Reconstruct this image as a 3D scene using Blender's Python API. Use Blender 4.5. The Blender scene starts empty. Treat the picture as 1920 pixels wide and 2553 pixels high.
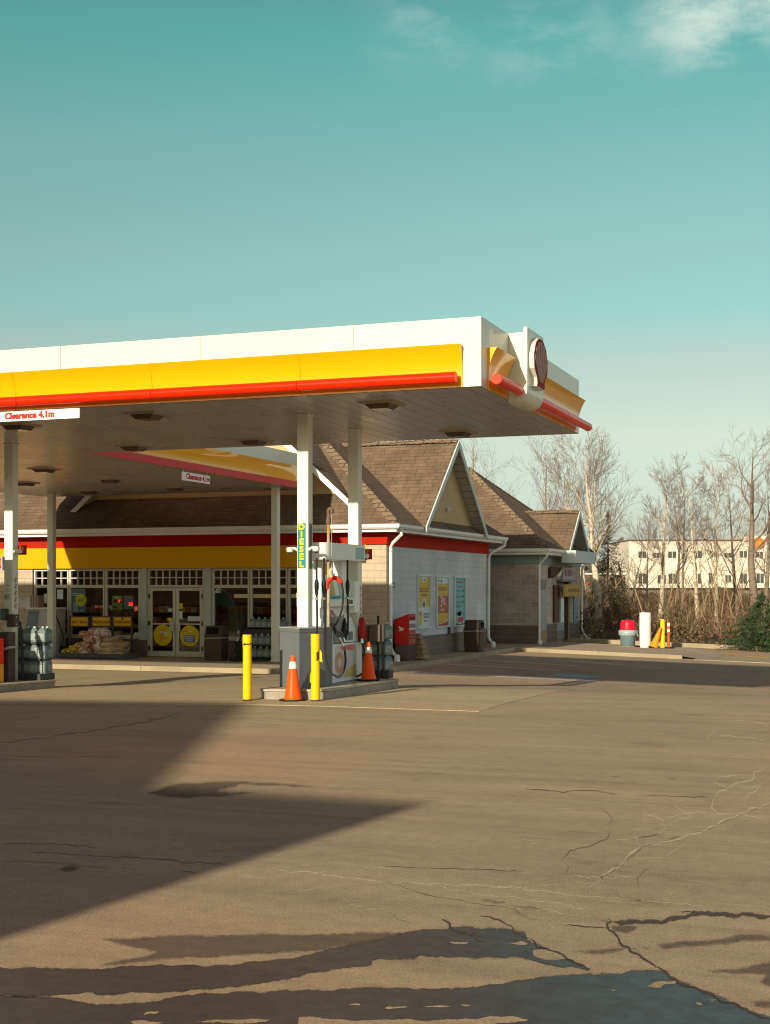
import bpy, math, random
from mathutils import Vector, Matrix, noise
R = math.radians
SC = bpy.context.scene
COL = SC.collection
rnd = random.Random(7)

# ------------------------------------------------------------------ camera
F, CU, HV, HC = 3420.0, 960.0, 1463.0, 1.75      # focal length in photo pixels, centre, horizon row, eye height
YAW = R(20.26); SN, CS = math.sin(YAW), math.cos(YAW)
cam = bpy.data.cameras.new('camera'); camo = bpy.data.objects.new('camera', cam); COL.objects.link(camo)
camo.location = (0, 0, HC); camo.rotation_euler = (R(90), 0, YAW)
cam.sensor_fit = 'HORIZONTAL'; cam.sensor_width = 36; cam.lens = 36*F/1920
cam.shift_y = 186.5/1920; cam.clip_start = .1; cam.clip_end = 3000
SC.camera = camo

def smooth(a, b, t):
    t = max(0, min(1, (t-a)/(b-a))); return t*t*(3-2*t)
def ground_z(x, y):                               # the lot falls away towards the shop and to the right of it
    z = -.016*max(0, min(3, y-20))-.048*max(0, min(9, y-23))
    z -= .03*max(0, min(14, x+12))*smooth(22, 36, y)
    z -= .026*max(0, min(8, -8.5-x))*smooth(12, 18, y)*(1-smooth(24, 31, y))
    return z
def fY(u, v, Y):                                  # photo pixel -> point on the plane y = Y
    l = (u-CU)/F; d = Y/(CS+l*SN); return Vector((d*(-SN+l*CS), Y, HC+(HV-v)/F*d))
def fX(u, v, X):
    l = (u-CU)/F; d = X/(-SN+l*CS); return Vector((X, d*(CS+l*SN), HC+(HV-v)/F*d))
def fD(u, v, d):
    l = (u-CU)/F*d; return Vector((-d*SN+l*CS, d*CS+l*SN, HC+(HV-v)/F*d))
def fZ(u, v, z):
    return fD(u, v, (HC-z)*F/(v-HV))
def fG(u, v, dz=0):                               # photo pixel -> point on the ground
    z = 0
    for _ in range(40):
        p = fZ(u, v, z+dz); z = .5*z+.5*ground_z(p.x, p.y)
    return Vector((p.x, p.y, z+dz))

# ------------------------------------------------------------------ materials
def newmat(name):
    m = bpy.data.materials.new(name); m.use_nodes = True
    nt = m.node_tree; return m, nt, nt.nodes['Principled BSDF'], nt.nodes, nt.links
def mapping(nt, sc, coord='pos', rot=None):
    n, l = nt.nodes, nt.links
    if coord == 'uv': s = n.new('ShaderNodeTexCoord').outputs['UV']
    elif coord == 'obj': s = n.new('ShaderNodeTexCoord').outputs['Object']
    else: s = n.new('ShaderNodeNewGeometry').outputs['Position']
    mp = n.new('ShaderNodeMapping'); l.new(s, mp.inputs[0])
    mp.inputs['Scale'].default_value = sc if hasattr(sc, '__len__') else (sc, sc, sc)
    if rot: mp.inputs['Rotation'].default_value = rot
    return mp.outputs[0]
def noi(nt, vec, scale=1, detail=4, rough=.6):
    t = nt.nodes.new('ShaderNodeTexNoise'); nt.links.new(vec, t.inputs['Vector'])
    t.inputs['Scale'].default_value = scale; t.inputs['Detail'].default_value = detail; t.inputs['Roughness'].default_value = rough
    return t.outputs['Fac']
def ramp(nt, fac, stops):
    r = nt.nodes.new('ShaderNodeValToRGB'); nt.links.new(fac, r.inputs[0]); e = r.color_ramp.elements
    while len(e) < len(stops): e.new(.5)
    for i, (p, c) in enumerate(stops):
        e[i].position = p; e[i].color = (*c, 1) if hasattr(c, '__len__') else (c, c, c, 1)
    return r.outputs[0]
def mix(nt, a, b, fac, mode='MIX'):
    m = nt.nodes.new('ShaderNodeMix'); m.data_type = 'RGBA'; m.blend_type = mode
    for k, v in ((6, a), (7, b), (0, fac)):
        if isinstance(v, bpy.types.NodeSocket): nt.links.new(v, m.inputs[k])
        elif hasattr(v, '__len__'): m.inputs[k].default_value = (*v, 1)
        else: m.inputs[k].default_value = v if k == 0 else (v, v, v, 1)
    return m.outputs[2]
def bump(nt, bsdf, h, strength=.3, dist=.01):
    b = nt.nodes.new('ShaderNodeBump'); b.inputs['Strength'].default_value = strength; b.inputs['Distance'].default_value = dist
    nt.links.new(h, b.inputs['Height']); nt.links.new(b.outputs[0], bsdf.inputs['Normal'])
MATS = {}
def paint(name, c, rough=.45, metal=0, var=.10, scale=3, dirt=0, dirtc=(.12, .09, .06), bmp=0, spec=.18, coat=0):
    """plain painted or moulded surface with slight tone variation, dirt blotches and wear in gloss"""
    if name in MATS: return MATS[name]
    m, nt, b, n, l = newmat(name); v = mapping(nt, 1, 'obj')
    f = noi(nt, v, scale, 5)
    col = mix(nt, tuple(x*(1-var) for x in c), tuple(min(1, x*(1+var)) for x in c), ramp(nt, f, [(.3, 0), (.7, 1)]))
    if dirt:
        g = noi(nt, v, scale*2.3, 8, .7)
        col = mix(nt, col, dirtc, mix(nt, 0, dirt, ramp(nt, g, [(.5, 0), (.72, 1)])))
    l.new(col, b.inputs['Base Color'])
    r = nt.nodes.new('ShaderNodeMapRange'); l.new(f, r.inputs[0]); r.inputs[3].default_value = max(0, rough-.1); r.inputs[4].default_value = min(1, rough+.12)
    l.new(r.outputs[0], b.inputs['Roughness']); b.inputs['Metallic'].default_value = metal; b.inputs['Specular IOR Level'].default_value = spec
    b.inputs['Coat Weight'].default_value = coat
    if bmp: bump(nt, b, noi(nt, v, 40, 4), bmp, .01)
    MATS[name] = m; return m
def emit(name, c, s):
    m, nt, b, n, l = newmat(name); b.inputs['Base Color'].default_value = (*c, 1)
    b.inputs['Emission Color'].default_value = (*c, 1); b.inputs['Emission Strength'].default_value = s; return m
def bricks(name, c1, c2, mortar, w, h, ms=.012, rough=.9, bmp=.5, grain=.25, offset=.5, bias=0, blot=.25, msmooth=.1):
    m, nt, b, n, l = newmat(name); uv = mapping(nt, 1, 'uv')
    t = n.new('ShaderNodeTexBrick'); l.new(uv, t.inputs['Vector']); t.offset = offset
    t.inputs['Color1'].default_value = (*c1, 1); t.inputs['Color2'].default_value = (*c2, 1); t.inputs['Mortar'].default_value = (*mortar, 1)
    t.inputs['Scale'].default_value = 1; t.inputs['Brick Width'].default_value = w; t.inputs['Row Height'].default_value = h
    t.inputs['Mortar Size'].default_value = ms; t.inputs['Mortar Smooth'].default_value = msmooth; t.inputs['Bias'].default_value = bias
    g = noi(nt, uv, 22, 8, .75); bl = noi(nt, uv, .7, 5)
    col = mix(nt, t.outputs['Color'], ramp(nt, g, [(.25, 1-grain), (.75, 1+grain*.0+0)]), 1, 'MULTIPLY')
    col = mix(nt, col, ramp(nt, bl, [(.3, 1-blot), (.7, 1)]), 1, 'MULTIPLY')
    l.new(col, b.inputs['Base Color']); b.inputs['Roughness'].default_value = rough
    hgt = mix(nt, mix(nt, g, 0, t.outputs['Fac']), noi(nt, uv, 6, 3), .25)
    bump(nt, b, hgt, bmp, .03)
    return m

# ------------------------------------------------------------------ mesh building
class MB:
    def __init__(s): s.v = []; s.f = []; s.m = []; s.mi = 0; s.M = None
    def add(s, vs, fs):
        o = len(s.v)
        s.v += [tuple(s.M @ Vector(p)) if s.M is not None else tuple(p) for p in vs]
        s.f += [tuple(i+o for i in f) for f in fs]; s.m += [s.mi]*len(fs); return s
    def box(s, x0, x1, y0, y1, z0, z1):
        x0, x1 = min(x0, x1), max(x0, x1); y0, y1 = min(y0, y1), max(y0, y1); z0, z1 = min(z0, z1), max(z0, z1)
        return s.add([(x0,y0,z0),(x1,y0,z0),(x1,y1,z0),(x0,y1,z0),(x0,y0,z1),(x1,y0,z1),(x1,y1,z1),(x0,y1,z1)],
                     [(0,3,2,1),(4,5,6,7),(0,1,5,4),(1,2,6,5),(2,3,7,6),(3,0,4,7)])
    def cbox(s, c, sx, sy, sz): return s.box(c[0]-sx/2, c[0]+sx/2, c[1]-sy/2, c[1]+sy/2, c[2], c[2]+sz)
    def prism(s, poly, z0, z1):                    # plan outline (counter-clockwise) pulled up; z may be functions
        n = len(poly); a = (lambda x, y: z0) if not callable(z0) else z0; b = (lambda x, y: z1) if not callable(z1) else z1
        vs = [(x, y, a(x, y)) for x, y in poly]+[(x, y, b(x, y)) for x, y in poly]
        return s.add(vs, [tuple(range(n))[::-1], tuple(range(n, 2*n))]+[(i, (i+1) % n, (i+1) % n+n, i+n) for i in range(n)])
    def sweep(s, prof, p0, axis, up, length):      # closed profile [(a,b)] in the plane (side, up), pulled along axis
        ax = Vector(axis).normalized(); up = Vector(up).normalized(); sd = up.cross(ax); n = len(prof); p0 = Vector(p0)
        vs = [p0+sd*a+up*b for a, b in prof]+[p0+sd*a+up*b+ax*length for a, b in prof]
        return s.add(vs, [tuple(range(n)), tuple(range(n, 2*n))[::-1]]+[(i, i+n, (i+1) % n+n, (i+1) % n) for i in range(n)])
    def quad(s, *p): return s.add(p, [tuple(range(len(p)))])
    def slab(s, pts, t):                           # flat polygon given thickness t against its normal
        n = len(pts); p = [Vector(q) for q in pts]; nn = Vector((0, 0, 0))
        for i in range(n): nn += p[i].cross(p[(i+1) % n])
        nn.normalize(); b = [q-nn*t for q in p]
        return s.add(p+b, [tuple(range(n)), tuple(range(n, 2*n))[::-1]]+[(i, i+n, (i+1) % n+n, (i+1) % n) for i in range(n)])
    def tube(s, path, r, seg=8, cap=True):
        path = [Vector(p) for p in path]; n = len(path); rs = r if hasattr(r, '__len__') else [r]*n; vs = []; pn = None
        for i, p in enumerate(path):
            t = (path[min(i+1, n-1)]-path[max(i-1, 0)]); t = t.normalized() if t.length > 1e-9 else Vector((0, 0, 1))
            if pn is None:
                pn = t.cross(Vector((0, 0, 1)) if abs(t.z) < .9 else Vector((1, 0, 0))).normalized()
            pn = (pn-t*pn.dot(t)); pn = pn.normalized() if pn.length > 1e-6 else t.orthogonal().normalized()
            q = t.cross(pn)
            vs += [p+(pn*math.cos(6.28318*k/seg)+q*math.sin(6.28318*k/seg))*rs[i] for k in range(seg)]
        fs = [(i*seg+k, i*seg+(k+1) % seg, (i+1)*seg+(k+1) % seg, (i+1)*seg+k) for i in range(n-1) for k in range(seg)]
        if cap: fs += [tuple(range(seg))[::-1], tuple(range((n-1)*seg, n*seg))]
        return s.add(vs, fs)
    def lathe(s, prof, c=(0, 0, 0), seg=20, sq=0): # profile [(r,z)] round a vertical axis
        vs = []; n = len(prof)
        for r, z in prof:
            for k in range(seg):
                a = 6.28318*k/seg; vs.append((c[0]+r*math.cos(a), c[1]+r*math.sin(a), c[2]+z))
        fs = [(i*seg+k, i*seg+(k+1) % seg, (i+1)*seg+(k+1) % seg, (i+1)*seg+k) for i in range(n-1) for k in range(seg)]
        if prof[0][0] > 1e-4: fs.append(tuple(range(seg))[::-1])
        if prof[-1][0] > 1e-4: fs.append(tuple(range((n-1)*seg, n*seg)))
        return s.add(vs, fs)
    def loft(s, rings, cap=True):
        n = len(rings[0]); vs = [p for r in rings for p in r]
        fs = [(i*n+k, i*n+(k+1) % n, (i+1)*n+(k+1) % n, (i+1)*n+k) for i in range(len(rings)-1) for k in range(n)]
        if cap: fs += [tuple(range(n))[::-1], tuple(range((len(rings)-1)*n, len(rings)*n))]
        return s.add(vs, fs)
    def build(s, name, mats, parent=None, loc=None, smooth=False, bevel=0, uv=True, label=None):
        me = bpy.data.meshes.new(name); me.from_pydata(s.v, [], s.f); me.update()
        for m in (mats if isinstance(mats, (list, tuple)) else [mats]): me.materials.append(m)
        if len(me.materials) > 1: me.polygons.foreach_set('material_index', s.m)
        if uv:
            ul = me.uv_layers.new(name='UVMap'); Z = Vector((0, 0, 1))
            for p in me.polygons:
                nn = p.normal
                if abs(nn.z) > .985: ua, va = Vector((1, 0, 0)), Vector((0, 1, 0))
                else: ua = Z.cross(nn).normalized(); va = nn.cross(ua)
                for li in p.loop_indices:
                    q = me.vertices[me.loops[li].vertex_index].co; ul.data[li].uv = (q.dot(ua), q.dot(va))
        if smooth:
            me.shade_smooth(); me.set_sharp_from_angle(angle=R(40 if smooth is True else smooth))
        o = bpy.data.objects.new(name, me); COL.objects.link(o)
        if parent is not None: o.parent = parent
        if loc is not None: o.location = loc
        if label: o['label'] = label
        if bevel:
            b = o.modifiers.new('bevel', 'BEVEL'); b.width = bevel; b.segments = 2; b.limit_method = 'ANGLE'; b.angle_limit = R(40)
        return o
def thing(name, label, cat, loc=(0, 0, 0), rz=0, group=None):
    o = bpy.data.objects.new(name, None); COL.objects.link(o); o.location = loc; o.rotation_euler = (0, 0, rz)
    return tag(o, label, cat, group)
def tag(o, label, cat, group=None):
    o['label'] = label; o['category'] = cat
    if group: o['group'] = group
    return o
def struct(o, kind='structure'): o['kind'] = kind; return o
def kids(o): return [c for c in bpy.data.objects if c.parent == o]
def dup(root, loc, rz=None, label=None, group=None):
    r = root.copy(); COL.objects.link(r); r.location = loc
    if rz is not None: r.rotation_euler = (0, 0, rz)
    if label: r['label'] = label
    if group: r['group'] = group
    for ch in kids(root):
        c = ch.copy(); COL.objects.link(c); c.parent = r
        for g in kids(ch):
            d = g.copy(); COL.objects.link(d); d.parent = c
    return r
FONT = None
def text(body, height, mat, parent, M, name='lettering', ext=.002, align='CENTER', bold=0, sx=1, sp=1):
    """lettering as a thin solid; M maps text plane (x right, y up, z towards the reader)"""
    c = bpy.data.curves.new(name, 'FONT'); c.body = body; c.size = height/.72; c.extrude = ext; c.align_x = align; c.align_y = 'CENTER'
    c.offset = bold; c.space_character = sp; c.resolution_u = 3
    t = bpy.data.objects.new(name, c); me = bpy.data.meshes.new_from_object(t); bpy.data.objects.remove(t); bpy.data.curves.remove(c)
    me.name = name; me.transform(M @ Matrix.Diagonal((sx, 1, 1, 1))); me.materials.clear(); me.materials.append(mat)
    o = bpy.data.objects.new(name, me); COL.objects.link(o)
    if parent is not None: o.parent = parent
    return o
def face(p, right, up=(0, 0, 1)):                  # frame for lettering and stickers: origin p, reading direction right
    r = Vector(right).normalized(); u = Vector(up); u = (u-r*u.dot(r)).normalized(); n = r.cross(u)
    return Matrix(((r.x, u.x, n.x, p[0]), (r.y, u.y, n.y, p[1]), (r.z, u.z, n.z, p[2]), (0, 0, 0, 1)))

WHITE = paint('white enamel', (.72, .72, .63), .4, var=.03, dirt=.08, spec=.12)
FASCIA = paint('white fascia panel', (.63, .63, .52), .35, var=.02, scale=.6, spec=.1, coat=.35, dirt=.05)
YEL = paint('yellow fascia panel', (.85, .375, .002), .3, var=.03, scale=.6, spec=.1, coat=.8)
RED = paint('red plastic tube', (.85, .022, .002), .35, var=.04, spec=.08, coat=.35)
REDB = paint('red painted band', (.36, .014, .003), .6, var=.04, spec=.06)
STEEL = paint('galvanised steel', (.42, .41, .38), .4, .7, var=.15, scale=9, dirt=.3)
BLACK = paint('black rubber', (.012, .012, .012), .5, var=.3, scale=12)
BROWN = paint('brown plastic', (.075, .045, .035), .5, var=.15, scale=5, dirt=.15)
DGREY = paint('dark grey plastic', (.06, .055, .055), .5, var=.15, scale=6)
YPAINT = paint('yellow bollard paint', (.80, .50, .004), .4, var=.05, scale=9, bmp=.3, dirt=.05)
ORANGE = paint('orange cone plastic', (.85, .085, .003), .4, var=.06, scale=7)
# ------------------------------------------------------------------ render, sky and sun
SC.render.engine = 'CYCLES'
SC.view_settings.view_transform = 'Standard'; SC.view_settings.look = 'None'
SC.view_settings.exposure = .35; SC.view_settings.gamma = 1
SC.cycles.use_denoising = True; SC.cycles.filter_width = 1.1
SC.cycles.max_bounces = 8; SC.cycles.transparent_max_bounces = 12
AZ, EL = R(7.5), R(17.3)                           # the sun stands behind the viewer, a little to the left, low
W = bpy.data.worlds.new('World'); SC.world = W; W.use_nodes = True
nt = W.node_tree; n, l = nt.nodes, nt.links
bg = n['Background']; sky = n.new('ShaderNodeTexSky'); sky.sky_type = 'NISHITA'; sky.sun_disc = False
sky.sun_elevation = EL; sky.sun_rotation = R(180)+AZ; sky.altitude = 50; sky.air_density = 1.0; sky.dust_density = 1.2; sky.ozone_density = 1.0
tc = n.new('ShaderNodeTexCoord'); sep = n.new('ShaderNodeSeparateXYZ'); l.new(tc.outputs['Generated'], sep.inputs[0])
SKY_TINT = [(0, (0.537, 0.637, 0.812)), (0.06, (0.688, 0.7, 0.737)), (0.11, (0.862, 0.756, 0.619)), (0.165, (0.794, 0.762, 0.581)), (0.194, (0.637, 0.825, 0.6)), (0.235, (0.681, 0.85, 0.594)), (0.3, (0.625, 0.894, 0.591)), (0.375, (0.431, 0.931, 0.591)), (0.48, (0.5, 0.531, 0.531)), (0.62, (0.5, 0.125, 0.3)), (1, (0.5, 0.125, 0.3))]
tint = ramp(nt, sep.outputs['Z'], SKY_TINT)
skc = mix(nt, sky.outputs[0], tint, 1, 'MULTIPLY')
# thin high clouds
mpn = n.new('ShaderNodeMapping'); l.new(tc.outputs['Generated'], mpn.inputs[0]); mpn.inputs['Scale'].default_value = (1.3, 1.3, 3.0)
wisp = noi(nt, mpn.outputs[0], 7, 9, .62)
def direction(u, v): return (fD(u, v, 1)-Vector((0, 0, HC))).normalized()
mask = None
for (u, v, rad, amp) in [(1780, 25, .07, 1.0), (1680, 35, .045, .7), (1905, 25, .07, .9), (1330, 90, .055, .5), (1440, 80, .05, .42), (1420, 140, .05, .3), (1100, 20, .07, .4), (1260, 20, .05, .25), (1600, 120, .08, .2)]:
    d = n.new('ShaderNodeVectorMath'); d.operation = 'DISTANCE'; l.new(tc.outputs['Generated'], d.inputs[0])
    dv = direction(u, v); d.inputs[1].default_value = dv
    mr = n.new('ShaderNodeMapRange'); mr.interpolation_type = 'SMOOTHSTEP'; l.new(d.outputs['Value'], mr.inputs[0])
    mr.inputs[1].default_value = rad; mr.inputs[2].default_value = 0; mr.inputs[3].default_value = 0; mr.inputs[4].default_value = amp
    if mask is None: mask = mr.outputs[0]
    else:
        mm = n.new('ShaderNodeMath'); mm.operation = 'MAXIMUM'; l.new(mask, mm.inputs[0]); l.new(mr.outputs[0], mm.inputs[1]); mask = mm.outputs[0]
ws = n.new('ShaderNodeMapRange'); ws.interpolation_type = 'SMOOTHSTEP'; l.new(wisp, ws.inputs[0]); ws.inputs[1].default_value = .40; ws.inputs[2].default_value = .72
mu = n.new('ShaderNodeMath'); mu.operation = 'MULTIPLY'; l.new(mask, mu.inputs[0]); l.new(ws.outputs[0], mu.inputs[1])
SKY_STRENGTH = .128; CLOUD = (.60, .68, .60)
skc = mix(nt, skc, tuple(c/SKY_STRENGTH for c in CLOUD), mu.outputs[0])
# broad glow added to the unseen right-hand sky, to lift the shaded right-facing walls
d = n.new('ShaderNodeVectorMath'); d.operation = 'DISTANCE'; l.new(tc.outputs['Generated'], d.inputs[0]); d.inputs[1].default_value = Vector((.96, .12, .30)).normalized()
mr = n.new('ShaderNodeMapRange'); mr.interpolation_type = 'SMOOTHSTEP'; l.new(d.outputs['Value'], mr.inputs[0]); mr.inputs[1].default_value = .72; mr.inputs[2].default_value = .2; mr.inputs[3].default_value = 0; mr.inputs[4].default_value = 1
bk = noi(nt, mpn.outputs[0], 1.6, 5, .6); bm = n.new('ShaderNodeMapRange'); l.new(bk, bm.inputs[0]); bm.inputs[1].default_value = .3; bm.inputs[2].default_value = .6; bm.inputs[3].default_value = .5
b2 = n.new('ShaderNodeMath'); b2.operation = 'MULTIPLY'; l.new(mr.outputs[0], b2.inputs[0]); l.new(bm.outputs[0], b2.inputs[1])
skc = mix(nt, skc, tuple(c/SKY_STRENGTH for c in (.74, .86, .88)), b2.outputs[0])
l.new(skc, bg.inputs['Color']); bg.inputs['Strength'].default_value = SKY_STRENGTH
sl = bpy.data.lights.new('sun', 'SUN'); so = bpy.data.objects.new('sun', sl); COL.objects.link(so)
sl.energy = 5.0; sl.angle = R(.75); sl.color = (1, .88, .68)
so.rotation_euler = Vector((math.sin(AZ)*math.cos(EL), math.cos(AZ)*math.cos(EL), -math.sin(EL))).to_track_quat('-Z', 'Y').to_euler()
so.location = (-4, -30, 20)

# ------------------------------------------------------------------ ground
def asphalt_mat(name, base, warm, dark, wet=False, soft=0, wid=.4, amax=1):
    m, nt, b, n, l = newmat(name); p = mapping(nt, 1)
    grain = noi(nt, p, 75, 3, .8); mid = noi(nt, p, 9, 6, .7); big = noi(nt, mapping(nt, (.10, .32, .1)), 1, 6, .6)
    streak = noi(nt, mapping(nt, (.22, 2.6, 1)), 1, 5, .65)
    c = mix(nt, base, warm, ramp(nt, big, [(.32, 0), (.68, 1)]))
    hue = noi(nt, mapping(nt, (.17, .21, .1), rot=(0, 0, .5)), 1, 5, .6)
    c = mix(nt, c, ramp(nt, hue, [(.34, (.90, .97, .96)), (.5, (1, 1, 1)), (.68, (1.12, .99, .92))]), 1, 'MULTIPLY')
    oil = ramp(nt, noi(nt, mapping(nt, (.9, 1.6, 1)), 1, 7, .72), [(.34, 1.08), (.57, 1), (.66, .80), (.78, .64)])
    c = mix(nt, c, oil, 1, 'MULTIPLY')
    tyre = ramp(nt, noi(nt, mapping(nt, (.06, 5.5, 1), rot=(0, 0, .12)), 1, 3, .5), [(.56, 1), (.72, .84)])
    c = mix(nt, c, tyre, 1, 'MULTIPLY')
    c = mix(nt, c, dark, mix(nt, 0, .35, ramp(nt, streak, [(.46, 0), (.72, 1)])))
    c = mix(nt, c, ramp(nt, mid, [(.25, .82), (.75, 1.13)]), 1, 'MULTIPLY')
    c = mix(nt, c, ramp(nt, grain, [(.28, .55), (.5, 1.0), (.74, 1.42)]), 1, 'MULTIPLY')
    vo = n.new('ShaderNodeTexVoronoi'); l.new(p, vo.inputs['Vector']); vo.inputs['Scale'].default_value = 38
    speck = ramp(nt, vo.outputs['Distance'], [(0, 1), (.10, .0)])
    pick = ramp(nt, noi(nt, p, 23, 2), [(.58, 0), (.62, 1)])
    c = mix(nt, c, (.45, .36, .24), mix(nt, 0, .5, mix(nt, speck, pick, 1, 'MULTIPLY')))
    l.new(c, b.inputs['Base Color'])
    if soft:
        at_ = n.new('ShaderNodeAttribute'); at_.attribute_name = 'soft'
        ed = noi(nt, p, 26, 6, .75); ad = n.new('ShaderNodeMath'); ad.operation = 'ADD'; l.new(at_.outputs['Fac'], ad.inputs[0]); l.new(ed, ad.inputs[1])
        sk = noi(nt, mapping(nt, (1.1, 7, 1)), 1, 5, .65); sc_ = n.new('ShaderNodeMath'); sc_.operation = 'MULTIPLY_ADD'; l.new(sk, sc_.inputs[0]); sc_.inputs[1].default_value = .55; l.new(ad.outputs[0], sc_.inputs[2])
        mr = n.new('ShaderNodeMapRange'); mr.interpolation_type = 'SMOOTHSTEP'; l.new(sc_.outputs[0], mr.inputs[0]); mr.inputs[1].default_value = soft; mr.inputs[2].default_value = soft+wid; mr.inputs[4].default_value = amax; l.new(mr.outputs[0], b.inputs['Alpha'])
    if wet:
        l.new(ramp(nt, mid, [(.3, .26), (.7, .46)]), b.inputs['Roughness']); b.inputs['Specular IOR Level'].default_value = .45
        bump(nt, b, grain, .25, .004)
    else:
        b.inputs['Roughness'].default_value = .92; b.inputs['Specular IOR Level'].default_value = .25
        bump(nt, b, mix(nt, grain, mid, .35), .55, .008)
    return m
A_BASE, A_WARM, A_DARK = (.36, .275, .163), (.43, .322, .188), (.22, .168, .112)
ASPH = asphalt_mat('worn asphalt', A_BASE, A_WARM, A_DARK)
PADM = asphalt_mat('weathered concrete', (.42, .325, .19), (.48, .37, .215), (.29, .23, .15))
WET = asphalt_mat('wet asphalt', (.036, .027, .023), (.047, .036, .030), (.025, .019, .016), True, .92, .38)
DAMP = asphalt_mat('damp asphalt', (.15, .12, .078), (.18, .14, .09), (.11, .088, .06), False, 1.05, .7, .8)
DRY = asphalt_mat('dried spot', A_BASE, A_WARM, A_DARK, False, 1.0, .3)
CONC = bricks('kerb concrete', (.50, .40, .255), (.45, .36, .225), (.12, .09, .06), 3.1, 40, .008, .9, .25, .35, blot=.35)
WALK = asphalt_mat('walkway concrete', (.38, .30, .20), (.43, .34, .23), (.26, .21, .15))
SOAK = asphalt_mat('soaked crack asphalt', (.075, .058, .042), (.095, .072, .05), (.05, .04, .03), False, 1.0, .5)
CRACKP = asphalt_mat('sand in cracks', (.58, .47, .30), (.62, .49, .32), (.42, .34, .22), False, .88, .5, .9)
CRACKD = asphalt_mat('open crack', (.085, .066, .045), (.11, .085, .06), (.06, .047, .034), False, 1.17, .45, .85)
LINEW = paint('worn white line paint', (.50, .47, .42), .8, var=.15, scale=6, dirt=.6, dirtc=(.22, .18, .13))
LINEY = paint('worn yellow line paint', (.62, .38, .06), .8, var=.15, scale=6, dirt=.5, dirtc=(.22, .18, .13))
LINEB = paint('worn blue parking paint', (.30, .42, .40), .8, var=.1, scale=6, dirt=.5, dirtc=(.22, .18, .13))

def sheet(xs, ys, dz=0, zf=ground_z):
    b = MB(); nx = len(xs)
    vs = [(x, y, zf(x, y)+dz) for y in ys for x in xs]
    b.add(vs, [(j*nx+i, j*nx+i+1, (j+1)*nx+i+1, (j+1)*nx+i) for j in range(len(ys)-1) for i in range(nx-1)]); return b
def span(a, b, step):
    k = max(1, int(math.ceil((b-a)/step))); return [a+(b-a)*i/k for i in range(k+1)]
struct(sheet([-900, -300, -120]+span(-60, 30, 1.0)+[80, 250, 900], [-500, -150, -60, -20, 0]+span(5, 62, .75)+[80, 130, 300, 900]).build('asphalt', ASPH, smooth=180, uv=False))
pad = sheet(span(-34, -5.42, 1), span(18.5, 24.7, .5), .006)
for x0, x1 in zip(span(-34, -5.42, 1), span(-34, -5.42, 1)[1:]): pad.quad((x0, 18.5, ground_z(x0, 18.5)-.05), (x1, 18.5, ground_z(x1, 18.5)-.05), (x1, 18.5, ground_z(x1, 18.5)+.006), (x0, 18.5, ground_z(x0, 18.5)+.006))
for y0, y1 in zip(span(18.5, 24.7, .5), span(18.5, 24.7, .5)[1:]): pad.quad((-5.42, y0, ground_z(-5.42, y0)-.05), (-5.42, y1, ground_z(-5.42, y1)-.05), (-5.42, y1, ground_z(-5.42, y1)+.006), (-5.42, y0, ground_z(-5.42, y0)+.006))
struct(pad.build('concrete_pad', PADM, smooth=30, uv=False))

def jag(pts, amp, step=9, seed=1, closed=False):   # roughen an outline given in photo pixels
    out = []; n = len(pts)
    for i in range(n if closed else n-1):
        a, b = Vector(pts[i]), Vector(pts[(i+1) % n]); k = max(1, int((b-a).length/step))
        for j in range(k):
            p = a.lerp(b, j/k); q = Vector((p.x*.03, p.y*.09, seed*7.3))
            out.append((p.x+amp*2*noise.noise(q)+amp*.9*noise.noise(q*5+Vector((1, 7, 2))), p.y+amp*noise.noise(q+Vector((3, 9, 1)))+amp*.6*noise.noise(q*4)))
    if not closed: out.append(pts[-1])
    return out
import numpy as np
def patch(name, pts, m, dz=.0012, amp=4, seed=1, step=9, rim=9):
    # outline in photo pixels laid on the ground as a fine grid; 'soft' falls from 1 inside to 0 outside so that the edge dries out raggedly
    q = np.array(jag(pts, amp, step, seed, True)); g = max(3., min(7., rim*1.1)); x0, y0 = q.min(0)-rim*2; x1, y1 = q.max(0)+rim*2
    gx = np.arange(x0, x1+g, g); gy = np.arange(y0, y1+g*.6, g*.6); X, Y = np.meshgrid(gx, gy); P = np.stack([X.ravel(), Y.ravel()], 1)
    a, c = q, np.roll(q, -1, 0); dist = np.full(len(P), 1e9); ins = np.zeros(len(P), bool)
    for (ax, ay), (cx, cy) in zip(a, c):
        dx, dy = cx-ax, cy-ay; t = np.clip(((P[:, 0]-ax)*dx+(P[:, 1]-ay)*dy)/max(1e-9, dx*dx+dy*dy), 0, 1); dist = np.minimum(dist, np.hypot(P[:, 0]-ax-t*dx, 1.6*(P[:, 1]-ay-t*dy)))
        if ay != cy: ins ^= ((ay > P[:, 1]) != (cy > P[:, 1])) & (P[:, 0] < dx*(P[:, 1]-ay)/(cy-ay)+ax)
    soft = np.clip(.5+np.where(ins, 1, -1)*dist/(2*rim), 0, 1); nx, ny = len(gx), len(gy); used = {}; vs = []; sf = []; fs = []
    S = soft.reshape(ny, nx)
    def vid(j, i):
        if (j, i) not in used: used[(j, i)] = len(vs); p = fZ(X[j, i], Y[j, i], 0); vs.append((p.x, p.y, ground_z(p.x, p.y)+dz)); sf.append(float(S[j, i]))
        return used[(j, i)]
    for j in range(ny-1):
        for i in range(nx-1):
            if S[j:j+2, i:i+2].max() > 0: fs.append((vid(j+1, i), vid(j+1, i+1), vid(j, i+1), vid(j, i)))
    o = MB().add(vs, fs).build(name, m, uv=False); a_ = o.data.attributes.new('soft', 'FLOAT', 'POINT'); a_.data.foreach_set('value', sf)
    return struct(o)
def c1(*p): return [(x/1.664, 1740+y/1.664) for x, y in p]
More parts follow.
